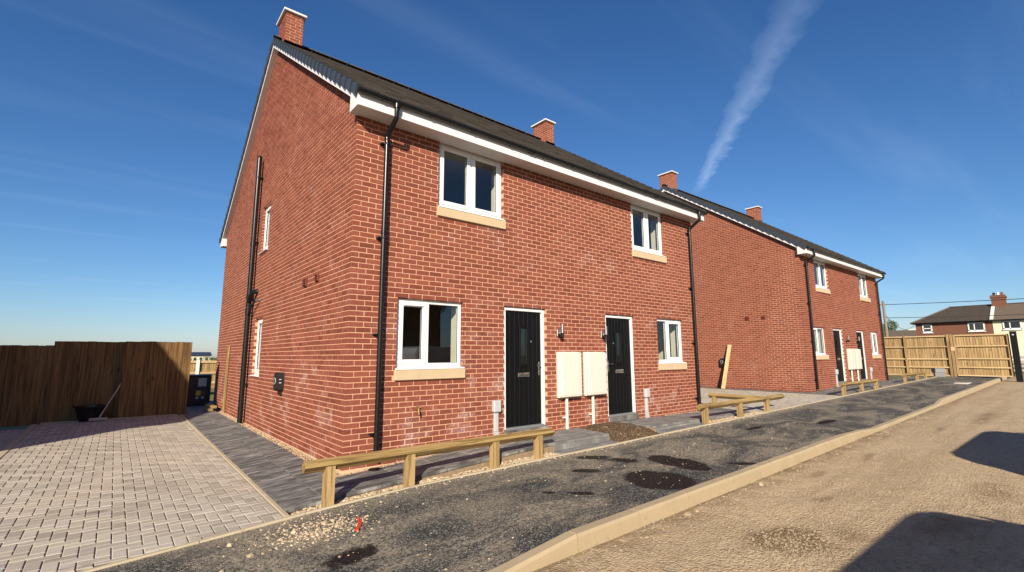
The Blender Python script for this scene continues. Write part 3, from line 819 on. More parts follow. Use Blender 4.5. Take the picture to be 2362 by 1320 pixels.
def make_door(h, x0, x1, handle_right):
    w = x1-x0; y0 = .06
    mb = MB()                                              # leaf with grooved planks
    a, b, c, d_ = .068, w-.068, .045, 2.03
    mb.box(a,b,y0+.022,y0+.06,c,d_)
    n = 8; pw = (b-a)/n; gx0, gx1, gz0, gz1 = a+(b-a)*.40, a+(b-a)*.60, 1.06, 1.76
    for i in range(n):
        e0, e1 = a+i*pw+.0035, a+(i+1)*pw-.0035
        if e1 < gx0 or e0 > gx1: mb.cbox(e0,e1,y0+.012,y0+.024,c,d_,.004)
        else:
            mb.cbox(e0,e1,y0+.012,y0+.024,c,gz0,.004); mb.cbox(e0,e1,y0+.012,y0+.024,gz1,d_,.004)
    door = mb.build('door', DOORBLK, h); door.location = (x0,0,0)
    f = MB()
    f.cbox(.003,.066,y0-.02,y0+.06,.0,2.098,.006); f.cbox(w-.066,w-.003,y0-.02,y0+.06,.0,2.098,.006); f.cbox(.064,w-.064,y0-.019,y0+.06,2.034,2.098,.006)
    f.build('door_frame', UPVC, door)
    t = MB(); t.cbox(.06,w-.06,y0-.05,y0+.06,.0,.04,.006); t.build('threshold', LEAD, door)
    sl_ = MB(); sl_.cbox(-.01,w+.01,-.03,y0+.05,-.10,-.002,.006); sl_.build('door_sill', SLAB, door)
    gf = MB(); q = .035; yy = y0-.004
    gf.cbox(gx0-.01,gx1+.01,yy,y0+.03,gz1-q,gz1+.01,.006); gf.cbox(gx0-.01,gx1+.01,yy,y0+.03,gz0-.01,gz0+q,.006)
    gf.cbox(gx0-.01,gx0+q-.01,yy+.001,y0+.03,gz0+q-.002,gz1-q+.002,.006); gf.cbox(gx1-q+.01,gx1+.01,yy+.001,y0+.03,gz0+q-.002,gz1-q+.002,.006)
    gf.build('glazing_bead', DOORBLK, door)
    pn = MB(); pn.box(gx0+.02,gx1-.02,y0+.012,y0+.018,gz0+.02,gz1-.02); pn.build('pane', GLASS, door)
    lb = MB(); cx_ = (gx0+gx1)/2
    lb.cbox(cx_-.135,cx_+.135,y0-.004,y0+.014,.875,.945,.006); lb.cbox(cx_-.11,cx_+.11,y0-.012,y0-.002,.892,.928,.005); lb.build('letter_plate', CHROME, door)
    hx = b-.055 if handle_right else a+.055; sg = -1 if handle_right else 1
    hd = MB(); hd.cbox(hx-.016,hx+.016,y0+.002,y0+.014,.90,1.13,.005)
    hd.tube([(hx,y0+.004,1.07),(hx,y0-.045,1.07),(hx+sg*.012,y0-.05,1.07),(hx+sg*.11,y0-.05,1.068)], .009, 8)
    hd.tube([(hx,y0+.004,.955),(hx,y0-.012,.955)], .012, 8)
    hd.build('handle', CHROME, door)
    kn = MB(); kx = gx1+.09 if handle_right else gx0-.09
    kn.tube([(kx,y0+.014,1.50),(kx,y0+.004,1.50)], .017, 10); kn.build('spyhole', CHROME, door)
    return door
def meter_box(h, x0, x1):
    z0, z1, dp = .47, 1.315, .135
    mb = MB(); mb.cbox(x0,x1,-dp*.55,-.003,z0,z1,.012); mb.cbox(x0+.02,x1-.004,-dp,-dp*.55+.002,z0+.012,z1-.012,.014)
    o = mb.build('meter_box', CREAM, h)
    d_ = MB(); d_.cbox(x0+.055,x1-.035,-dp-.006,-dp+.002,z0+.05,z1-.05,.004); dd = d_.build('meter_door', CREAM, o)
    k = MB(); k.tube([(x0+.085,-dp-.004,.86),(x0+.085,-dp-.010,.86)], .012, 8); k.build('lock', CABLEG, dd)
    p = MB(); xp = x0+.22; p.tube([(xp,-.05,z0+.005),(xp,-.05,-.16)], .030, 12); p.cbox(xp-.085,xp+.03,-.055,-.003,.10,.128,.005)
    smooth_by_angle(p.build('supply_duct', CREAM, o)); return o
def cable_box(h, x):
    mb = MB(); mb.cbox(x-.075,x+.075,-.085,-.003,.33,.52,.014); o = mb.build('cable_box', CABLEG, h)
    c = MB(); c.cbox(x-.042,x+.042,-.05,-.003,.02,.331,.008)
    c.prism([(x-.042,.0205),(x+.042,.0205),(x+.085,-.155),(x-.02,-.155)], -.05, -.004, 1)
    c.build('hockey_stick', CABLEG, o); return o
def wall_light(h, x):
    mb = MB(); mb.cbox(x-.034,x+.034,-.022,-.003,1.60,1.74,.008); mb.cbox(x-.02,x+.02,-.075,-.02,1.65,1.69,.004)
    o = mb.build('wall_light', STEEL, h)
    t = MB(); t.tube([(x+.012,-.108,1.665),(x+.012,-.108,1.83)], .031, 16); smooth_by_angle(t.build('lamp_tube', STEEL, o))
    s_ = MB(); s_.tube([(x+.012,-.108,1.590),(x+.012,-.108,1.666)], .030, 14); s_.cbox(x-.02,x+.03,-.10,-.02,1.595,1.645,.006); smooth_by_angle(s_.build('motion_sensor', BLACK, o)); return o
def downpipe(h, x, shoe=True):
    mb = MB(); r = .036; yo = -.078
    mb.tube([(x,-.375,4.87),(x,-.375,4.68),(x,-.35,4.64),(x,-.12,4.505),(x,yo,4.455),(x,yo,4.40),(x,yo,-.14)], r, 14)
    o = smooth_by_angle(mb.build('downpipe', BLACK, h), 50)
    for z in (4.36,2.93,1.55,.20):
        c = MB(); c.tube([(x,yo,z-.016),(x,yo,z+.016)], r+.005, 14); c.cbox(x-.085,x+.06,-.05,-.003,z-.014,z+.014,.003)
        c.cbox(x-.09,x-.02,-.085,-.070,z-.012,z+.012,.003)
        c.build('pipe_clip', BLACK, o)
    for z in (4.43,2.98):
        c = MB(); c.tube([(x,yo,z),(x,yo,z+.09)], r+.005, 14); smooth_by_angle(c.build('pipe_socket', BLACK, o))
    c = MB(); c.tube([(x,-.375,4.80),(x,-.375,4.86)], r+.010, 14); smooth_by_angle(c.build('outlet', BLACK, o))
    return o
def chimney(h, x0, x1, bmat):
    y0, y1, z0, z1 = 5.0, 5.66, 8.30, 9.45
    mb = MB(); mb.box(x0+.004,x1-.004,y0+.004,y1-.004,z0,z1); o = mb.build('chimney', MORTAR, h)
    br = MB(); cnt = 0
    k = 0; z = z0+.005; single = None
    wd, dp = x1-x0, y1-y0
    while z < z1-.02:
        e = min(z+.065, z1); odd = k % 2
        def row(lo, hi, first): 
            t = lo; out = []; s_ = first
            while t < hi-.02:
                q = min(t+s_, hi); out.append((t,q)); t = q+.01; s_ = .215
            return out
        for (a,b) in row(x0, x1, .215 if odd else .1025): br.cbox(a,b,y0,y0+.08,z,e,.003); br.cbox(a,b,y1-.08,y1,z,e,.003)
        for (a,b) in row(y0+.0825, y1-.0825, .1025 if odd else .215): br.cbox(x0,x0+.08,a,b,z,e,.003); br.cbox(x1-.08,x1,a,b,z,e,.003)
        z += .075; k += 1
    stuff(br.build('brickwork', bmat, o))
    c = MB(); c.cbox(x0-.06,x1+.06,y0-.06,y1+.06,z1,z1+.055,.008); c.build('chimney_cap', CAP, o)
    fl = MB()
    for i in range(4): fl.cbox(x0-.018,x1+.018,y0-.02,y0+.004,roofz(y0)-.05,roofz(y0)+.10,.004)
    fl.build('flashing', LEAD, o); return o

def make_roof(h, nsingle, origin):
    # deck
    d_ = MB(); e0 = -.34; X0, X1 = -.135, W+.135
    yl, yh = e0, 2*RY-e0
    def pl(y, off): return roofz(y)-off
    d_.add([(X0,yl,pl(yl,.03)),(X1,yl,pl(yl,.03)),(X1,RY,RT-.03),(X0,RY,RT-.03),(X0,yh,pl(yh,.03)),(X1,yh,pl(yh,.03)),
            (X0,yl,pl(yl,.07)),(X1,yl,pl(yl,.07)),(X1,RY,RT-.07),(X0,RY,RT-.07),(X0,yh,pl(yh,.07)),(X1,yh,pl(yh,.07))],
           [(0,1,2,3),(3,2,5,4),(7,6,9,8),(8,9,10,11),(6,7,1,0),(11,10,4,5),(1,7,8,2),(2,8,11,5),(6,0,3,9),(9,3,4,10)])
    roof = d_.build('roof', BLACK, h)
    L = math.hypot(RY-e0, (RY-e0)*RP); rows = 25; gauge = L/rows; th = math.atan(RP); tw = (X1-X0)/31.0
    ca, sa = math.cos(th), math.sin(th)
    tile = MB(); tl = gauge+.06
    # local tile: x across, y up the slope, z normal to it; nib end higher so that courses step
    tile.add([(0.0015,0,.004),(tw-.0015,0,.004),(tw-.0015,tl,-.018),(.0015,tl,-.018),(.0015,0,.034),(tw-.0015,0,.034),(tw-.0015,tl,.004),(.0015,tl,.004)],
             [(0,3,2,1),(4,5,6,7),(0,1,5,4),(1,2,6,5),(2,3,7,6),(3,0,4,7)])
    tile_me = tile.mesh('roof_tile', ROOF)
    items = []
    for r in range(rows):
        off = tw/2 if r % 2 else 0
        n = 31 if not r % 2 else 32
        for c in range(n):
            x0 = X0 + c*tw - off; x1 = x0+tw
            full = x0 >= X0-.001 and x1 <= X1+.001
            items.append((r, max(x0,X0), min(x1,X1), full))
    def at(r, side): 
        s = r*gauge
        return (e0-.02+s*ca if side == 0 else 2*RY-e0+.02-s*ca, roofz(e0-.02)+s*sa)
    def key(it):
        y, z = at(it[0], 0); p = Vector((it[1], y, z))+Vector(origin)-CAM; n = Vector((0,-sa,ca))
        return -max(.001, -n.dot(p))/p.length**3
    items_s = [it for it in items if it[3]]; items_s.sort(key=key); sing = set(items_s[:nsingle])
    rest = MB()
    for it in items:
        r, x0, x1, full = it
        y, z = at(r, 0); jz = U(-.002,.002)
        if it in sing:
            o = link('roof_tile', tile_me, roof, (x0, y, z+jz)); o.rotation_euler = (th+U(-.004,.004), 0, U(-.002,.002))
        else:
            for side in ((0,) if nsingle else (0,)):
                vs = []
                for (lx,ly,lz) in tile.v:
                    X = x0+.0015 if lx < tw/2 else x1-.0015
                    vs.append((X, y+ly*ca-lz*sa, z+ly*sa+lz*ca+jz))
                rest.add(vs, tile.f)
    for it in items:                                      # rear slope
        r, x0, x1, full = it; y, z = at(r, 1)
        vs = []
        for (lx,ly,lz) in tile.v:
            X = x0+.0015 if lx < tw/2 else x1-.0015
            vs.append((X, y-ly*ca+lz*sa, z+ly*sa+lz*ca))
        rest.add(vs, [f[::-1] for f in tile.f])
    stuff(rest.build('roof_tiling', ROOF, roof))
    # ridge tiles
    rt = MB(); rl = .45
    for k in range(9):
        a0, a1 = math.pi*(.06+.88*k/9), math.pi*(.06+.88*(k+1)/9)
        q = [(math.cos(a)*.125, math.sin(a)*.085-.035) for a in (a0,a1)]
        rt.add([(0,q[0][0],q[0][1]),(0,q[1][0],q[1][1]),(rl-.012,q[1][0],q[1][1]),(rl-.012,q[0][0],q[0][1])], [(0,1,2,3)])
    ridge_me = rt.mesh('ridge_tile', ROOF, True)
    cl = MB(); cl.cbox(-.012,.012,-.03,.03,.045,.075,.004); clip_me = cl.mesh('ridge_clip', BLACK)
    x = X0
    while x < X1-.05:
        link('ridge_tile', ridge_me, roof, (x, RY, RT+.045)); 
        if x > X0+.1: link('ridge_clip', clip_me, roof, (x-.006, RY, RT+.045))
        x += rl
    # dry verge units, one for each course, on both gables
    vg = MB(); vl = gauge+.03
    P4 = [(0,-.115),(vl,-.088),(vl,.018),(0,.045)]
    vg.add([(-.034 if i in (0,3) else -.012, *P4[i]) for i in range(4)] + [(0, *P4[i]) for i in range(4)], [(3,2,1,0),(4,5,6,7)] + [(i,(i+1)%4,(i+1)%4+4,i+4) for i in range(4)])
    vg.prism([(0,.030),(vl,.008),(vl,.018),(0,.045)], 0, .055, 0)
    verge_me = vg.mesh('verge_cap', VERGE)
    for gx, flip in ((X0-.002, 1), (X1+.002, -1)):
        for side in (0, 1):
            for r in range(rows):
                y, z = at(r, side)
                o = link('verge_cap', verge_me, roof, (gx, y, z))
                o.rotation_euler = (th, 0, 0)
                o.scale = (flip, 1, 1)
                if side: o.scale = (flip, -1, 1); o.rotation_euler = (-th, 0, 0)
    return roof
def make_eaves(h):
    z0 = 4.700; yo = -.30
    for (a, b) in ((yo-.018,yo),(2*RY-yo,2*RY-yo+.018)): MB().cbox(-.11,W+.11,a,b,z0,4.925,.003).build('fascia', SOFFIT, h)
    for (a, b) in ((yo,.02),(D-.02,2*RY-yo)): MB().box(-.108,W+.108,a,b,z0+.006,z0+.016).build('soffit', SOFFIT, h)
    # barge boards and verge soffit on both gables, with box ends
    for gx, sg in ((0, -1), (W, 1)):
        o = gx+sg*.125; b = MB()
        for side in (0, 1):
            def Y(y): return y if side == 0 else 2*RY-y
            p = [(Y(yo-.015), roofz(yo-.015)-.075), (RY, RT-.075), (RY, RT-.22), (Y(-.02), roofz(-.02)-.22), (Y(-.02), z0-.002), (Y(yo-.015), z0-.002)]
            b.prism(p, min(o, o-sg*.016), max(o, o-sg*.016), 0)
        b.build('barge_board', SOFFIT, h)
        u = MB()
        for side in (0, 1):
            def Y(y): return y if side == 0 else 2*RY-y
            a, c = min(gx, o-sg*.016), max(gx, o-sg*.016)
            y0_, y1_ = -.02, RY
            u.add([(a,Y(y0_),roofz(y0_)-.213),(c,Y(y0_),roofz(y0_)-.213),(c,Y(y1_),RT-.213),(a,Y(y1_),RT-.213)], [(0,1,2,3)])
            u.add([(a,Y(-.02),z0),(c,Y(-.02),z0),(c,Y(-.02),roofz(-.02)-.213),(a,Y(-.02),roofz(-.02)-.213)], [(0,1,2,3)])
            u.add([(a,Y(yo),z0+.004),(c,Y(yo),z0+.004),(c,Y(-.02),z0+.004),(a,Y(-.02),z0+.004)], [(0,1,2,3)])
        u.build('verge_soffit', SOFFIT, h)
    # gutter
    g_ = MB(); r = .050; cy_, cz_ = -.370, 4.905; n = 10; prof = []
    for k in range(n+1):
        a = math.pi + math.pi*k/n; prof.append((cy_+r*math.cos(a), cz_+r*math.sin(a)))
    for k in range(n, -1, -1):
        a = math.pi + math.pi*k/n; prof.append((cy_+(r-.004)*math.cos(a), cz_+(r-.004)*math.sin(a)))
    g_.prism(prof, -.14, W+.14, 0)
    for xx in (-.14, W+.136): g_.prism([(cy_+r*math.cos(math.pi+math.pi*k/n), cz_+r*math.sin(math.pi+math.pi*k/n)) for k in range(n+1)], xx-.003, xx+.006, 0)
    gut = g_.build('gutter', BLACK, h)
    br = MB()
    for k in range(n):
        a0, a1 = math.pi+math.pi*k/n, math.pi+math.pi*(k+1)/n
        p = [(cy_+(r+q)*math.cos(a), cz_+(r+q)*math.sin(a)) for a, q in ((a0,.001),(a1,.001),(a1,.007),(a0,.007))]
        br.prism(p, -.012, .012, 0)
    br.cbox(-.012,.012,cy_+.05,yo-.017,cz_-.03,cz_+.02,.002)
    bm_ = br.mesh('gutter_bracket', BLACK)
    x = .22
    while x < W: link('gutter_bracket', bm_, gut, (x,0,0)); x += .78
    for x in (3.05, 6.9):
        u_ = MB()
        for xx in (x-.05, x+.03):
            for k in range(n):
                a0, a1 = math.pi+math.pi*k/n, math.pi+math.pi*(k+1)/n
                u_.prism([(cy_+(r+q)*math.cos(a), cz_+(r+q)*math.sin(a)) for a, q in ((a0,.001),(a1,.001),(a1,.010),(a0,.010))], xx, xx+.02, 0)
        u_.build('gutter_union', BLACK, gut)
def interior(h):
    b = MB()
    def q(p, inv=False): b.add(p, [(0,1,2,3)])
    for (x0,x1) in ((.03,4.42),(4.56,W-.03)):
        for (z0,z1) in ((.02,2.42),(2.68,4.78)):
            y0, y1 = .013, 4.2
            q([(x0,y1,z0),(x1,y1,z0),(x1,y1,z1),(x0,y1,z1)]); q([(x0,y0,z1),(x1,y0,z1),(x1,y1,z1),(x0,y1,z1)])
            q([(x0,y0,z0),(x0,y1,z0),(x0,y1,z1),(x0,y0,z1)]) if x0 > 1 else None
            q([(x1,y0,z0),(x1,y1,z0),(x1,y1,z1),(x1,y0,z1)])
    for (x0,x1,z0,z1) in ((.35,.45,.02,2.42),(.35,.45,2.68,4.78)):
        q([(x0,.013,z0),(x0,4.9,z0),(x0,4.9,z1),(x0,.013,z1)])
    b.build('interior_wall', PLASTER, h)
    f = MB()
    for z in (.02, 2.68): f.box(.02,W-.02,.014,D-.02,z-.05,z)
    f.build('interior_floor', INFLOOR, h)
    r_ = MB()
    for (z0,z1) in ((.02,2.42),(2.68,4.78)): r_.add([(1.6,4.5,z0),(1.6,7,z0),(1.6,7,z1),(1.6,4.5,z1)], [(0,1,2,3)]); r_.add([(.02,4.4,z1),(1.6,4.4,z1),(1.6,7,z1),(.02,7,z1)], [(0,1,2,3)])
    r_.build('interior_wall', PLASTER, h)
def gable_fittings(h, shared=True):
    # soil stack
    mb = MB(); y = 6.05; r = .056; xo = -.105
    mb.tube([(xo,y,-.215),(xo,y,6.05)], r, 16); o = smooth_by_angle(mb.build('soil_pipe', BLACK, h), 50)
    for z in (5.55,3.95,2.45,.62):
        c = MB(); c.tube([(xo,y,z-.02),(xo,y,z+.02)], r+.006, 16); c.cbox(xo+.02,-.003,y-.07,y+.07,z-.016,z+.016,.004); c.build('pipe_clip', BLACK, o)
    for z in (2.62,2.28,3.9):
        c = MB(); c.tube([(xo,y,z-.05),(xo,y,z+.05)], r+.009, 16); smooth_by_angle(c.build('pipe_socket', BLACK, o))
    c = MB(); c.tube([(xo,y-.02,2.52),(xo-.0,y-.20,2.66),(xo+.02,y-.30,2.72),(.02,y-.36,2.74)], [.055,.055,.058,.058], 14); smooth_by_angle(c.build('branch_pipe', BLACK, o), 50)
    c = MB(); c.tube([(xo,y-.03,2.20),(xo-.005,y-.34,2.40),(xo+.02,y-.62,2.50),(.02,y-.66,2.51)], .024, 10); smooth_by_angle(c.build('waste_pipe', BLACK, o), 50)
    c = MB(); c.tube([(xo,y,6.05),(xo,y,6.10)], [r+.004,r-.01], 16); smooth_by_angle(c.build('vent_cage', BLACK, o))
    for (yv, s) in ((2.02,1.0),(1.40,.8)):
        v_ = MB(); a = .075*s
        v_.cbox(-.03,-.003,yv-a,yv+a,2.50-a,2.50+a,.004)
        vo = v_.build('extract_vent', TERRA, h)
        v2 = MB()
        for k in range(4):
            zz = 2.50-a*.75+k*a*.42; v2.prism([(-.052,zz),(-.03,zz+.03*s),(-.03,zz+.022*s),(-.046,zz-.004)], yv-a*.85, yv+a*.85, 1)
        v2.build('louvre', TERRA, vo)
    # wall charger: rounded case with round socket
    yc, zc_ = 3.10, .80; hw, hh = .105, .165
    poly = []
    for (cx_,cz__,a0) in ((hw-.055,hh-.055,0),(-hw+.055,hh-.055,90),(-hw+.055,-hh+.055,180),(hw-.055,-hh+.055,270)):
        for k in range(6):
            a = math.radians(a0+90*k/5); poly.append((yc+cx_+.055*math.cos(a), zc_+cz__+.055*math.sin(a)))
    v_ = MB(); v_.prism(poly, -.11, -.004, 0)
    sc_ = lambda t: [(yc+(p[0]-yc)*t, zc_+(p[1]-zc_)*t) for p in poly]
    v_.prism(sc_(.93), -.128, -.1095, 0)
    ch = v_.build('vehicle_charger', CHARGER, h)
    rg = MB(); rg.tube([(-.126,yc+.02,zc_+.01),(-.136,yc+.02,zc_+.01)], .06, 20); smooth_by_angle(rg.build('socket_ring', CABLEG, ch))
    rg = MB(); rg.tube([(-.127,yc+.02,zc_+.01),(-.1375,yc+.02,zc_+.01)], .048, 20); smooth_by_angle(rg.build('socket_cover', CHARGER, ch))
    for k in range(2):
        l_ = MB(); l_.cbox(-.085,-.05,yc-hw-.003,yc-hw+.004,zc_+.035-.06*k,zc_+.047-.06*k,.001); l_.build('status_mark', UPVC, ch)
    cb = MB(); cb.tube([(-.06,yc+.0,zc_-hh+.01),(-.06,yc+.0,zc_-hh-.05),(-.02,yc,zc_-hh-.075),(.02,yc,zc_-hh-.08)], .018, 8); smooth_by_angle(cb.build('charger_cable', CHARGER, ch))
def front_fittings(h):
    for (a, b) in ((3.93,4.50),(4.66,5.23)): meter_box(h, a, b)
    for x in (2.51, 6.66): cable_box(h, x)
    for x in (4.0, 5.26): wall_light(h, x)
    downpipe(h, .43); downpipe(h, 8.78)
    t = MB(); x, z = 1.06, .475                           # outside tap
    t.tube([(x,-.0,z),(x,-.07,z)], .013, 8); t.tube([(x,-.06,z+.015),(x,-.075,z-.01),(x+.002,-.085,z-.07)], .012, 8)
    t.cbox(x-.035,x+.035,-.062,-.045,z+.035,z+.048,.004); t.tube([(x,-.053,z),(x,-.053,z+.04)], .008, 8)
    smooth_by_angle(t.build('garden_tap', BRASS, h))
    t = MB(); x = 7.95; t.tube([(x,0,.44),(x,-.05,.44),(x,-.055,.38)], .011, 8); smooth_by_angle(t.build('pipe_stub', TERRA, h))
def make_house(name, label, origin, rz, nb, nt_, bmat, cham, gable=True):
    h = thing(name, label, 'house', origin, rz, 'new red brick houses along the road')
    fr, ga = make_walls(h, True, bmat); bricks_for(fr, ga, bmat, nb, origin, cham)
    pl = MB()                                             # pale plinth course
    pl.cbox(-.002,W,-.002,.08,-.315,-.235,.004); pl.cbox(-.002,.08,.079,D,-.315,-.235,.004); pl.build('plinth', STONE, h)
    interior(h)
    cfg = [((0,), [.52]), ((1,), [.46]), ((0,1), [.66]), ((0,1), [.635])]
    for (a,b,c,d_), (s, m_) in zip(WIN_F, cfg): make_window(h, b-a, d_-c, (a,0,c), 0, s, m_)
    for (a,b,c,d_) in WIN_G: make_window(h, b-a, d_-c, (0,b,c), -math.pi/2, (0,), [], vents=False, stone=False)
    make_door(h, *DOORS[0], True); make_door(h, *DOORS[1], False)
    make_roof(h, nt_, origin); make_eaves(h)
    chimney(h, .03, .43, bmat); chimney(h, W-.43, W-.03, bmat)
    front_fittings(h)
    if gable: gable_fittings(h)
    return h
H1 = make_house('brick_house', 'nearest red brick house with two black front doors and two cream meter boxes', (0,0,0), 0, 300, 300, BRICK, True)
O2 = (16.5057, .0874, .155)
H2 = make_house('brick_house', 'farther red brick house with a pale plank leaning on its gable, beside the timber gate', O2, -.0181, 300, 60, BRICK_FAR, False)
H0 = copy_tree(H2); H0.location = (-17.86, 0, -.06); H0.rotation_euler = (0,0,0)
H0['label'] = 'red brick house left of the shaded driveway, its shadow on the brown fence'
HX = copy_tree(H2); HX.rotation_euler = (0,0,math.pi/2+.02); HX.location = (15.2, -31.5, -.2)
HX['label'] = 'brick house across the road, mirrored in the front windows'
for hh in (H0, HX):                                      # these two are only seen as shadow and reflection: single bricks and tiles not needed
    for o in list(hh.children_recursive):
        if o.name.split('.')[0] in ('brick', 'roof_tile', 'gutter_bracket', 'pipe_clip', 'ridge_clip'): bpy.data.objects.remove(o)

# ------------------------------------------------------------------ more ground round the farther house
def S_h2(x, y): return lerp(-.085, .035, (x-16)/4) + lerp(-.03, .01, (y+.9)/.9)
path2 = struct(link('slab_path', None))
for (x0, x1) in ((15.61,16.0),(16.0,16.42)):
    y = -.86
    while y < 8:
        mb = MB(); piece(mb, x0+.003, x1-.003, y+.003, y+.597, S_h2, .05, .004); mb.build('slab', SLAB, path2); y += .6
for (y0, y1) in ((-.86,-.43),(-.43,.03)):
    x = 16.42
    while x < 30:
        mb = MB(); piece(mb, x+.003, x+.597, y0+.003, y1-.003, S_h2, .05, .004); mb.build('slab', SLAB, path2); x += .6
for (y0, y1) in ((10.6,11.2),(11.2,11.8),(11.8,12.4),(12.4,13.0)):
    for (x0, x1) in ((-.892,-.476),(-.476,-.13),(-.13,.47),(.47,1.07)): slab(x0, x1, y0, y1, lambda a, b: -.24)
struct(sheet('side_ground', [9.8, 9.9], [9,12], lambda x, y: zb(x)-.06, BED))

# ------------------------------------------------------------------ knee rails: diamond rail in notched posts
def knee_rail(label, posts, x0, x1, zc_, y=-1.05, ret=None):
    t = thing('knee_rail', label, 'railing', (posts[0], y, 0), 0, 'low timber knee rails along the footway')
    px0 = posts[0]
    for p in posts:
        hw = .05; zt = zc_+.0; z0 = zb(p)-.12
        mb = MB(); mb.prism([(-hw,z0),(hw,z0),(hw,zt-.012),(hw-.012,zt),(0,zt-.062),(-hw+.012,zt),(-hw,zt-.012)], p-px0-hw, p-px0+hw, 0)
        mb.build('post', RAILZ, t)
    n = max(2, int((x1-x0)/.8)); mb = MB(); s = .066
    cs = [(0,-s),(.010-s,-.010),(-s,0),(-s+.010,.010),(0,s),(s-.01,.01),(s,0),(s-.01,-.01)]
    for i in range(n+1):
        x = x0+(x1-x0)*i/n - px0; dz = .006*mn.noise(Vector((x*.7, posts[0], 0))); dy = .006*mn.noise(Vector((x*.6, posts[0], 9)))
        for (a, b) in cs: mb.v.append((x, a+dy, zc_+b+dz))
    k = len(cs)
    for i in range(n):
        for j in range(k): mb.f.append((i*k+j, (i+1)*k+j, (i+1)*k+(j+1)%k, i*k+(j+1)%k))
    mb.f.append(tuple(range(k))); mb.f.append(tuple(n*k+j for j in range(k))[::-1])
    mb.build('rail', RAILX, t)
    if ret:
        (rx, ly) = ret
        mb = MB(); mb.bar((rx-px0,.02,zc_-.01),(rx-px0,ly,zc_-.01), .13, .13, diamond=True); mb.build('rail', RAILY, t)
        mb = MB(); mb.prism([(rx-px0-.05,zb(rx)-.1),(rx-px0+.05,zb(rx)-.1),(rx-px0+.05,zc_),(rx-px0,zc_-.062),(rx-px0-.05,zc_)], ly-.2, ly-.1, 1); mb.build('post', RAILZ, t)
    return t
knee_rail('low timber knee rail before the nearest house corner, four posts', [-.523,.424,1.696,2.51], -.79, 2.79, .107)
knee_rail('timber knee rail at the nearest house far corner, turning back beside the drive', [7.26,8.80,10.22], 7.03, 11.2, .165, ret=(10.22, 1.5))
knee_rail('low timber knee rail before the downpipe corner of the farther house', [16.02,17.9,19.7], 15.72, 19.95, .265)
knee_rail('farthest low timber knee rail, near the timber gate', [24.0,26.2,27.9], 23.73, 28.1, .345)

# ------------------------------------------------------------------ fences
def board_fence(t, along, a0, a1, face, z0, z1, bw, mat, lean=0, thick=.02, jig=.004, gap=0.0, over=True, step_tops=None):
    a = a0; i = 0
    while a < a1-.03:
        w = min(bw*U(.92,1.06), a1-a); top = (z1 if step_tops is None else step_tops(a)) + U(-jig, jig); ln = U(-.006,.006)
        f0 = face + U(-.003,.003); mb = MB()
        tk0, tk1 = (thick, thick*.45) if over else (thick, thick)
        e = a+w+(.018 if over else -gap)
        p = [(a, f0-tk0), (e, f0-tk1+.001), (e, f0), (a, f0)] if along == 'x' else [(a-.018, f0-tk1+.001), (a+w, f0-tk0), (a+w, f0), (a-.018, f0)]
        n = 4
        if along == 'x': vs = [(q[0], q[1], z0) for q in p] + [(q[0]+ln, q[1]+lean, top) for q in p]
        else: vs = [(q[1], q[0], z0) for q in p] + [(q[1]+lean, q[0]+ln, top) for q in p]
        mb.add(vs, [(3,2,1,0),(4,5,6,7)] + [(k,(k+1)%4,(k+1)%4+4,k+4) for k in range(4)])
        mb.build('board', mat, t); a += w; i += 1
fl_ = thing('timber_fence', 'tall brown closeboard fence in shade behind the left driveway', 'fence', (-3,9.6,-.3))
def add(par, o): o.parent = par; o.matrix_parent_inverse = par.matrix_world.inverted(); return o
class Off:                                              # build children of a shifted Empty in world coordinates
    pass
def rebase(root):
    root_loc = Vector(root.location)
    for o in root.children: o.location = Vector(o.location) - root_loc
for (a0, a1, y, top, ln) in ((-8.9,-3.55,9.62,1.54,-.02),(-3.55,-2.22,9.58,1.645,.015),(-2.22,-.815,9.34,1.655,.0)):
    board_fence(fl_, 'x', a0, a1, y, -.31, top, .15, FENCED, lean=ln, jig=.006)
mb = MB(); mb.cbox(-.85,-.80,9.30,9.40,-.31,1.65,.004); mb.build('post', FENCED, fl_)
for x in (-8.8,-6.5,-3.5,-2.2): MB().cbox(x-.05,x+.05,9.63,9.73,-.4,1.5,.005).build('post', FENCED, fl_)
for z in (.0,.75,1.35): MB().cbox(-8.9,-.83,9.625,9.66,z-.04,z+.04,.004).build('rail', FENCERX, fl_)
rebase(fl_)
fb_ = thing('timber_fence', 'pale garden fence with a concrete post, seen between brown fence and house', 'fence', (0,24,-.4))
board_fence(fb_, 'x', -4, 7.5, 24.03, -.4, 1.07, .125, FENCEL, thick=.018)
for z in (.42,1.0,-.1): MB().cbox(-4,7.5,23.945,24.008,z-.055,z+.055,.006).build('rail', FENCERX, fb_)
for x in (-1.9,1.02,3.9): MB().cbox(x-.075,x+.075,23.88,24.01,-.45,1.12,.008).build('post', CAP, fb_)
rebase(fb_)
XF = 31.0; GZ = zb(XF)+.02
fr_ = thing('timber_fence', 'pale closeboard fence with exposed rails behind the farther house', 'fence', (XF,2,GZ))
board_fence(fr_, 'y', -1.62, 7.5, XF+.066, GZ+.03, 2.21, .118, FENCEL, thick=.026)
for z in (2.17,1.62,.98,.55,.13): MB().cbox(XF-.03,XF+.038,-1.62,7.5,z-.035,z+.035,.01).build('rail', FENCER, fr_)
for y in (.2,2.6,5.0,7.4,-1.58,-1.71): MB().cbox(XF-.06,XF+.037,y-.05,y+.05,GZ-.2,2.245,.006).build('post', FENCEL, fr_)
rebase(fr_)
gt = thing('timber_gate', 'pale timber boarded gate hung on a black post across the road end', 'gate', (XF,-2.7,GZ))
board_fence(gt, 'y', -3.80, -1.80, XF+.066, GZ+.06, 2.20, .108, FENCEL, thick=.026)
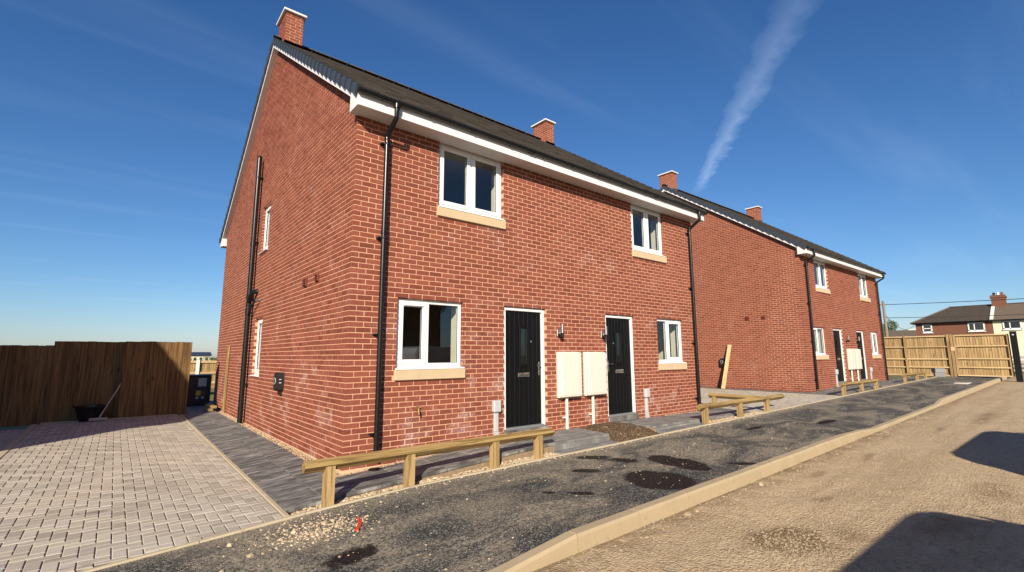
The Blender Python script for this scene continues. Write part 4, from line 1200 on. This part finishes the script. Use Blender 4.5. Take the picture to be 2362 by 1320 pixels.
for z in (2.18,1.63,1.0,.56,.16): MB().cbox(XF-.03,XF+.038,-3.80,-1.80,z-.035,z+.035,.008).build('rail', FENCER, gt)
for y in (-1.83,-3.77): MB().cbox(XF-.034,XF+.038,y-.04,y+.04,GZ+.05,2.20,.006).build('stile', FENCEL, gt)
MB().cbox(XF-.07,XF-.03,-1.80,-1.66,1.40,1.62,.006).build('latch', FENCER, gt)
rebase(gt)
gp = thing('gate_post', 'black square steel post at the right end of the timber gate', 'post', (XF,-3.98,GZ))
MB().cbox(-.12,.12,-.115,.115,-.3,2.17,.008).build('post_body', BLACK, gp); MB().cbox(-.13,.13,-.125,.125,2.17,2.19,.004).build('post_cap', BLACK, gp)
MB().cbox(-.126,-.118,-.03,.03,2.0,2.05,.002).build('hinge_tab', UPVC, gp)

# ------------------------------------------------------------------ things about the near house
pk = thing('timber_stud', 'upright pale timber stud against the far end of the gable wall', 'timber', (0,8.62,-.2))
MB().cbox(-.062,-.008,-.045,.045,0,1.76,.004).build('stud', RAILZ, pk)
pl2 = thing('timber_plank', 'long pale plank leaning on the gable of the farther house', 'timber', (16.0,3.0,-.06))
mb = MB(); mb.bar((0,.0,0),(.45,-.16,1.70), .14, .035, up=(-1,0,.2)); mb.build('plank', PINE, pl2)
hp = thing('heat_pump', 'black boxed heat pump with warning labels beyond the gable corner', 'heat pump', (-.31,11.5,-.235))
PUMP = plain('pump_casing', (.022,.022,.026), .45, var=.1); LBW = plain('label_white', (.62,.62,.60), .5, var=.03); LBY = plain('label_yellow', (.72,.55,.04), .5, var=.03); LBR = plain('label_brown', (.16,.07,.05), .5, var=.05)
MB().cbox(-.34,.33,0,.95,.06,.90,.015).build('casing', PUMP, hp); MB().cbox(-.35,.34,-.01,.96,.90,.925,.01).build('lid', PUMP, hp)
for x in (-.26,.25): MB().cbox(x-.03,x+.03,.05,.9,-.01,.06,.005).build('foot', BLACK, hp)
mb = MB()
for k in range(9): mb.box(-.348,-.340,.12,.82,.16+k*.075,.185+k*.075)
stuff(mb.build('grille', BLACK, hp))
MB().box(-.02,.20,-.004,-.001,.58,.83).build('label_sheet', LBW, hp)
MB().box(-.06,.07,-.004,-.001,.30,.45).build('label_sheet', LBY, hp); MB().box(.09,.20,-.004,-.001,.30,.45).build('label_sheet', LBR, hp)
for x in (-.02,.13): MB().box(x-.035,x+.035,-.004,-.001,.20,.27).build('label_sheet', LBW, hp)
of_ = thing('timber_offcuts', 'two short timber offcuts stacked on the slabs by the gable foot', 'timber', (-.22,9.55,-.225))
MB().cbox(-.10,.02,-.42,.42,.0,.075,.005).build('offcut', RAILY, of_); o = MB().cbox(-.06,.05,-.40,.40,.0,.07,.005).build('offcut', RAILY, of_); o.location = (0.02,.02,.076); o.rotation_euler = (0,0,.09)
tb = thing('rubber_tub', 'black rubber tub standing before the shaded fence', 'tub', (-2.75,9.20,-.25))
mb = MB(); n = 20
for (r, z) in ((.19,0),(.24,.16),(.285,.33),(.30,.335),(.30,.35),(.275,.345),(.22,.06)):
    for k in range(n): mb.v.append((r*math.cos(6.283*k/n), r*.9*math.sin(6.283*k/n), z))
for i in range(6):
    for k in range(n): mb.f.append((i*n+k, i*n+(k+1)%n, (i+1)*n+(k+1)%n, (i+1)*n+k))
mb.f.append(tuple(6*n+k for k in range(n))); smooth_by_angle(mb.build('tub_shell', BLACK, tb), 50)
for s_ in (-1, 1):
    mb = MB(); mb.tube([(s_*.28,-.08,.32),(s_*.33,-.06,.37),(s_*.33,.06,.37),(s_*.28,.08,.32)], .013, 6); mb.build('handle', BLACK, tb)
br_ = thing('broom', 'grey wooden broom leaning on the shaded fence', 'broom', (-2.58,8.98,-.24))
GREYW = plain('weathered_pole', (.34,.31,.27), .8, var=.2)
mb = MB(); mb.tube([(0,0,.02),(.44,.47,1.02)], .016, 8); smooth_by_angle(mb.build('broom_handle', GREYW, br_)); MB().cbox(-.17,.17,-.03,.03,.0,.06,.006).build('broom_head', GREYW, br_)
REDP = plain('red_plastic', (.50,.05,.025), .45, var=.1)
mb = MB(); pts = [(0,0,.006),(-.03,-.1,.012),(-.06,-.2,.010),(-.11,-.3,.008),(-.16,-.37,.006)]
for i in range(len(pts)-1): mb.bar(pts[i], pts[i+1], .036, .010)
o = mb.build('plastic_strip', REDP); o.location = (-.37,-1.50,-.352); tag(o, 'short bent red plastic strip lying on the near tarmac', 'plastic strip')
dg = thing('drain_gully', 'small black drain gully under the near downpipe', 'drain', (.40,-.16,-.245))
mb = MB(); mb.tube([(0,0,-.02),(0,0,.012)], .10, 20); smooth_by_angle(mb.build('gully_rim', BLACK, dg))
mb = MB()
for k in range(5): mb.box(-.07,.07,-.058+k*.026,-.046+k*.026,.0125,.018)
stuff(mb.build('gully_grid', BLACK, dg))
ac_ = thing('access_cover', 'pale flat access cover set in the far tarmac footway', 'cover', (25.9,-2.62,zr(25.9)+.158))
MB().cbox(-.55,.55,-.22,.22,-.03,.008,.004).build('cover_frame', CAP, ac_); MB().cbox(-.50,.50,-.18,.18,.0,.011,.003).build('cover_plate', EDGE, ac_)
bg_ = thing('concrete_block', 'grey concrete blocks stacked at the foot of the far fence', 'blocks', (29.9,-1.25,zb(29.9)), .3)
for (x, y, z, r) in ((0,0,0,.0),(.05,.03,.216,.25)):
    o = MB().cbox(-.22,.22,-.20,.20,0,.215,.012).build('block', LEAD, bg_); o.location = (x, y, z); o.rotation_euler = (0,0,r)
# ------------------------------------------------------------------ loose stones
def foot_at(x, y):
    t = (y-(YK+.12))/(yb(x)-(YK+.12)); return footz(x, max(0, min(1, t)))
def stone_obj(x, y, z, r, label, group):
    mb = MB(); pebble(mb, 0, 0, r*.12, r, .62); o = mb.build('stone', STONEM); o.location = (x, y, z); tag(o, label, 'stone', group)
for (x, y, r, l_) in ((-1.49,-1.48,.030,'lone pale stone on the tarmac, nearest to the driveway edging'),(-1.39,-1.80,.032,'lone pale stone on the tarmac, nearest to the bottom edge'),(-.70,-1.50,.036,'largest pale stone in the spilt grit beside the red strip')):
    stone_obj(x, y, foot_at(x, y), r, l_, 'loose stones on the near tarmac')
for (x, y, r, l_) in ((2.50,-3.42,.044,'larger of two pale stones lying together at the kerb foot'),(2.66,-3.44,.036,'smaller of two pale stones lying together at the kerb foot'),(4.20,-3.46,.042,'single pale stone at the kerb foot beyond the dark wet patches')):
    stone_obj(x, y, roadz(x, y), r, l_, 'stones along the kerb')
ROADST = soil_mat('road_stone', (.27,.20,.12), (.66,.55,.39), 60)
FOOTB = [(-1.62,-1.95,.020),(-.98,-1.52,.030),(-.86,-1.66,.026),(-.62,-1.63,.026),(-.80,-1.42,.024),(-.52,-1.46,.022),(-1.12,-1.62,.022)]
ROADB = [(4.42,-3.52,.026),(3.35,-3.55,.030),(4.72,-3.62,.024),(1.62,-3.52,.026),(3.62,-3.46,.024),(1.2,-3.55,.022),(5.3,-3.5,.024),(3.9,-3.7,.022)]
gr = MB()
for _ in range(11000):
    k = rnd()
    if k < .16: x, y = 2.45+random.gauss(0,.35), -4.5+random.gauss(0,.25)
    elif k < .26: x, y = U(-.5,14), YK-abs(random.gauss(0,.18))-.01
    elif k < .34: x, y = 5.8+random.gauss(0,.8), -5.3+random.gauss(0,.35)
    else: x, y = -.8+15*rnd()**1.5, U(-6.6,-3.33)
    if y > YK-.01: continue
    r = .0035+.014*rnd()**4
    pebble(gr, x, y, roadz(x, y)+.001, r, .65)
for (x, y, r) in ROADB: pebble(gr, x, y, roadz(x, y)+.003, r, .62)
o = stuff(gr.build('road_gravel', ROADST)); o['label'] = 'scattered pale gravel over the unsurfaced road'; o['category'] = 'gravel'
gr = MB()
for _ in range(3000):
    k = rnd()
    if k < .5: x, y = -.78+random.gauss(0,.26), -1.60+random.gauss(0,.15)
    elif k < .8: x = U(-1,12); y = -1.16-abs(random.gauss(0,.07))
    else: x, y = U(-1.5,9), U(-3.1,-1.2)
    if y > yb(x)-.01 or y < YK+.14: continue
    pebble(gr, x, y, foot_at(x, y)+.001, .003+.014*rnd()**4, .6)
for (x, y, r) in FOOTB: pebble(gr, x, y, foot_at(x, y)+.003, r, .62)
o = stuff(gr.build('footway_grit', STONEM)); o['label'] = 'pale grit and small stones spilt over the tarmac footway'; o['category'] = 'grit'
gr = MB()
for _ in range(700):
    x, y = U(4.35,5.6), U(-1.08,-.1); pebble(gr, x, y, S_soil(x, y), .006+.022*rnd()**3, .7)
o = stuff(gr.build('soil_clods', SOIL)); o['label'] = 'dark clods of earth in the bed between the two doorsteps'; o['category'] = 'soil'

# ------------------------------------------------------------------ background to the right
FB = soil_mat('far_brick', (.115,.050,.033), (.19,.090,.062), 3); FROOF = soil_mat('far_roof', (.040,.033,.028), (.082,.066,.054), 1.5)
RENDER = plain('cream_render', (.62,.57,.42), .9, var=.05); DARKG = plain('far_glass', (.03,.035,.04), .08, var=.1)
fh = thing('far_house', 'older hipped house, half brown brick half cream render, beyond the timber gate', 'house', (88,2,0))
def fwall(y0, y1, mat): MB().box(0,8,y0-2,y1-2,-1,5.70).build('wall', mat, fh)
fwall(1.93, 10.0, FB); fwall(-9, 1.92, RENDER)
def slopes(name, mat, ya, yb_, hip_end):
    mb = MB(); e, r = 5.72, 8.05; xa, xr, xb = -.45, 4, 8.45
    if hip_end: mb.add([(xa,ya,e),(xa,yb_,e),(xr,yb_-3.9,r),(xr,ya,r),(xb,ya,e),(xb,yb_,e),(xa,ya,e-.14),(xa,yb_,e-.14),(xb,yb_,e-.14),(xb,ya,e-.14)], [(1,0,3,2),(5,1,2),(4,5,2,3),(0,1,7,6),(1,5,8,7),(6,7,8,9)])
    else: mb.add([(xa,ya,e),(xa,yb_,e),(xr,yb_,r),(xr,ya,r),(xb,ya,e),(xb,yb_,e),(xa,ya,e-.14),(xa,yb_,e-.14),(xb,yb_,e-.14),(xb,ya,e-.14)], [(1,0,3,2),(4,5,2,3),(0,1,7,6),(6,7,8,9)])
    return mb.build(name, mat, fh)
FROOF2 = soil_mat('far_roof_grey', (.095,.075,.058), (.15,.118,.09), 1.5)
slopes('roof', FROOF, -.07, 8.45, True); slopes('roof', FROOF2, -11, -.08, False)
mb = MB(); mb.bar((-.45,-.05,5.80),(4,-.05,8.10), .35, .10); mb.build('party_flashing', CAP, fh)
mb = MB(); mb.bar((-.45,8.45,5.74),(4,4.55,8.07), .22, .10); mb.build('hip_tiles', FROOF2, fh)
mb = MB(); mb.bar((4,4.6,8.08),(4,-11,8.08), .26, .14); mb.build('ridge_tiles', FROOF, fh)
ch = MB().box(3.3,4.7,-1.35,.05,7.6,9.35).box(3.2,4.8,-1.45,.15,8.95,9.2).build('chimney', FB, fh)
for (y, c_) in ((-1.05,TERRA),(-.65,UPVC),(-.25,BLACK)): MB().tube([(4,y,9.35),(4,y,9.75)], .14, 10).build('chimney_pot', c_, ch)
MB().tube([(-.5,-11,5.66),(-.5,8.45,5.66)], .07, 8).build('gutter', BLACK, fh)
for (y0, y1, z0, z1, vert) in ((6.2,7.2,4.35,5.45,0),(.75,2.35,4.35,5.45,1),(-2.7,-1.05,4.45,5.5,1)):
    w_ = MB().box(-.08,.02,y0,y1,z0,z1).build('window', DARKG, fh)
    f_ = MB()
    for (a,b,c,d_) in ((y0-.04,y0+.1,z0,z1),(y1-.1,y1+.04,z0,z1),(y0-.04,y1+.04,z1-.1,z1+.02),(y0-.04,y1+.04,z0-.05,z0+.12)): f_.box(-.10,.0,a,b,c,d_)
    if vert: m_ = y0+(y1-y0)*.62; f_.box(-.10,0,m_-.05,m_+.05,z0,z1)
    else: f_.box(-.10,0,y0,y1,(z0+z1)/2-.05,(z0+z1)/2+.05)
    f_.build('window_frame', UPVC, w_)
    MB().box(-.16,.0,y0-.1,y1+.1,z0-.14,z0-.05).build('sill', UPVC, w_)
lb = thing('low_house', 'low brown roofed house behind the telegraph pole', 'house', (112,16.5,0))
MB().box(-4,4,-4,9,-1,4.2).build('wall', FB, lb)
mb = MB(); mb.prism([(-4.4,4.1),(4.4,4.1),(0,5.75)], -4.3, 9.3, 1); mb.build('roof', FROOF2, lb); MB().bar((0,-4.3,5.80),(0,-1.0,5.80), .4, .25).build('ridge_cap', CAP, lb)
WOODP = plain('pole_wood', (.19,.155,.115), .85, var=.25)
tp = thing('telegraph_pole', 'weathered wooden telegraph pole beyond the farther house', 'pole', (60,7.35,0))
mb = MB(); mb.tube([(0,0,-1),(.0,0,6.85)], [.16,.12], 10); smooth_by_angle(mb.build('pole_shaft', WOODP, tp)); MB().cbox(-.06,.06,-.32,.32,6.40,6.52,.01).build('cross_arm', WOODP, tp)
def wire(p, q, sag, label):
    pts = []
    for i in range(17):
        t = i/16; pts.append((p[0]+(q[0]-p[0])*t, p[1]+(q[1]-p[1])*t, p[2]+(q[2]-p[2])*t-sag*4*t*(1-t)))
    o = MB().tube(pts, .028, 6).build('overhead_wire', BLACK); tag(o, label, 'wire', 'overhead wires on the telegraph pole')
wire((60,7.6,6.46), (58,-30,6.4), .45, 'highest overhead wire running right from the telegraph pole')
wire((60,7.3,5.35), (88,10.2,5.4), 1.0, 'sagging service wire from the pole to the hipped house')
wire((60,7.3,5.05), (72,-18,5.6), .3, 'lower thin level wire right of the telegraph pole')
wire((60,7.1,6.46), (60,40,6.6), .4, 'overhead wire running left behind the farther house')
# foliage
def leaf_mat(name, a, b):
    M, g = newmat(name); g.col(g.mix(g.rand(), a, b)); g.rough(.65); return M
LEAF = leaf_mat('hedge_leaf', (.030,.055,.015), (.085,.12,.035)); BARK = plain('bark', (.09,.07,.05), .9, var=.2)
def foliage(mb, cx_, cy_, cz_, rx, ry, rz_, n, s):
    for _ in range(n):
        while True:
            a, b, c = U(-1,1), U(-1,1), U(-1,1)
            q = a*a+b*b+c*c
            if q < 1 and (q > .35 or rnd() < .3): break
        k = 1+.28*mn.noise(Vector((a*2.2+cx_, b*2.2+cy_, c*2.2)))
        p = Vector((cx_+a*rx*k, cy_+b*ry*k, cz_+c*rz_*k)); u = Vector((U(-1,1),U(-1,1),U(-1,1))).normalized(); w = u.cross(Vector((U(-1,1),U(-1,1),U(-1,1)))).normalized()
        l = s*U(.6,1.3); mb.add([tuple(p-u*l), tuple(p+w*l*.5), tuple(p+u*l), tuple(p-w*l*.5)], [(0,1,2,3)])
tr = thing('garden_tree', 'dark green tree just behind the telegraph pole', 'tree', (125,21.5,0))
mb = MB()
for (y, z, r) in ((0,5.5,1.6),(-.6,7.2,1.3),(1.6,6.4,1.8),(-1.6,4.4,1.5)): foliage(mb, 0, y, z, r, r, r, 700, .16)
mb.build('crown', LEAF, tr); mb = MB(); mb.tube([(0,0,-1),(0,.1,3),(0,-.1,6)], [.22,.16,.06], 8); mb.tube([(0,.05,3),(0,1.2,5.5)], [.1,.04], 6); mb.build('trunk', BARK, tr)
hd = thing('hedge', 'dark green hedge beyond the black gate post', 'hedge', (46,-4.2,0))
mb = MB()
for k in range(8): foliage(mb, U(-.3,.3), -k*.55, .75, .7, .6, .85, 420, .07)
mb.build('foliage', LEAF, hd); mb = MB()
for k in range(4): mb.tube([(0,-k*1.0,-.4),(0,-k*1.0+.1,.9)], [.04,.02], 6)
stuff(mb.build('stems', BARK, hd))
sf = thing('slat_fence', 'low grey slatted fence right of the black gate post', 'fence', (40,-4.4,zr(40)))
for k in range(4): MB().cbox(-.02,.02,-2.2,1.5,.14+k*.26,.30+k*.26,.004).build('slat', GREYW, sf)
for y in (-1.5,.0,1.45): MB().cbox(.02,.10,y-.04,y+.04,-.2,1.2,.004).build('post', GREYW, sf)
# to the left, across the fields
lo = thing('long_building', 'long low white building with dark roof on the left horizon', 'building', (26,250,-2))
MB().box(-9,5,0,10,0,3.9).build('wall', RENDER, lo)
mb = MB(); mb.prism([(-.6,3.9),(10.6,3.9),(5,5.6)], -9.5, 5.5, 0); mb.build('roof', DARKG, lo)
for k in range(6): MB().box(-8+k*2.2,-7+k*2.2,-.06,.02,1.9,3.2).build('window', DARKG, lo)
hl = thing('field_hedge', 'green hedge line under the left horizon', 'hedge', (16,150,-1.4))
mb = MB()
for k in range(26): foliage(mb, -16+k*1.7, U(-.4,.4), 1.3+U(0,.6), 1.5, 1.0, 1.1, 240, .16)
mb.build('foliage', LEAF, hl); mb = MB()
for k in range(8): mb.tube([(-14+k*5,0,-.3),(-14+k*5,.1,1.4)], [.1,.05], 6)
stuff(mb.build('stems', BARK, hl))

# ------------------------------------------------------------------ two vans parked behind the photographer: their shadows lie on the road
VAN = plain('van_paint', (.55,.55,.56), .25, var=.02); TYRE = plain('tyre', (.02,.02,.02), .85, var=.1)
def make_van(label):
    t = thing('parked_van', label, 'van', (0,0,0), 0, 'vans parked behind the photographer')
    prof = [(-2.55,.35),(-2.60,.8),(-2.58,1.75),(-2.50,1.92),(-2.30,1.98),(.70,1.98),(1.00,1.955),(1.24,1.89),(1.42,1.77),(1.58,1.62),(2.00,1.18),(2.45,1.05),(2.58,.85),(2.60,.40),(2.5,.30)]
    mb = MB(); ny = 5; ins = [(0,.10),(.10,.03),(.9,0),(1.70,.03),(1.80,.10)]
    n = len(prof)
    for (yy, q) in ins:
        for (x, z) in prof:
            k = max(0, (z-1.0))*.10; y = yy-.9
            y = y*(1-k*.6); mb.v.append((x*(1-q*.25), y, .3+(z-.3)*(1-q*.22) if z > .5 else z))
    for i in range(ny-1):
        for j in range(n): mb.f.append((i*n+j, i*n+(j+1)%n, (i+1)*n+(j+1)%n, (i+1)*n+j))
    mb.f.append(tuple(range(n))[::-1]); mb.f.append(tuple((ny-1)*n+j for j in range(n)))
    mb.build('body', VAN, t, False)
    mb = MB(); mb.add([(1.50,-.74,1.74),(1.99,-.80,1.17),(1.99,.80,1.17),(1.50,.74,1.74)], [(0,1,2,3)]); o = mb.build('windscreen', DARKG, t); o.location = (.02,0,.03)
    for x in (-1.55,1.62):
        for y in (-.80,.80):
            w_ = MB().tube([(x,y-.11,.33),(x,y+.11,.33)], .33, 20).build('wheel', TYRE, t); smooth_by_angle(w_)
            MB().tube([(x,y-.115,.33),(x,y+.115,.33)], .19, 14).build('rim', STEEL, w_)
    for y in (-.66,.66): MB().cbox(2.50,2.60,y-.16,y+.16,.72,.92,.02).build('headlight', UPVC, t)
    for y in (-.98,.98): MB().cbox(1.42,1.52,y-.08,y+.08,1.18,1.42,.02).build('mirror', BLACK, t)
    return t
v1 = make_van('silver van parked behind the photographer, nearer of two'); v1.location = (.55,-8.75,-.46)
v2 = copy_tree(v1); v2['label'] = 'silver van parked behind the photographer, farther of two'; v2.location = (7.8,-8.5,-.40)
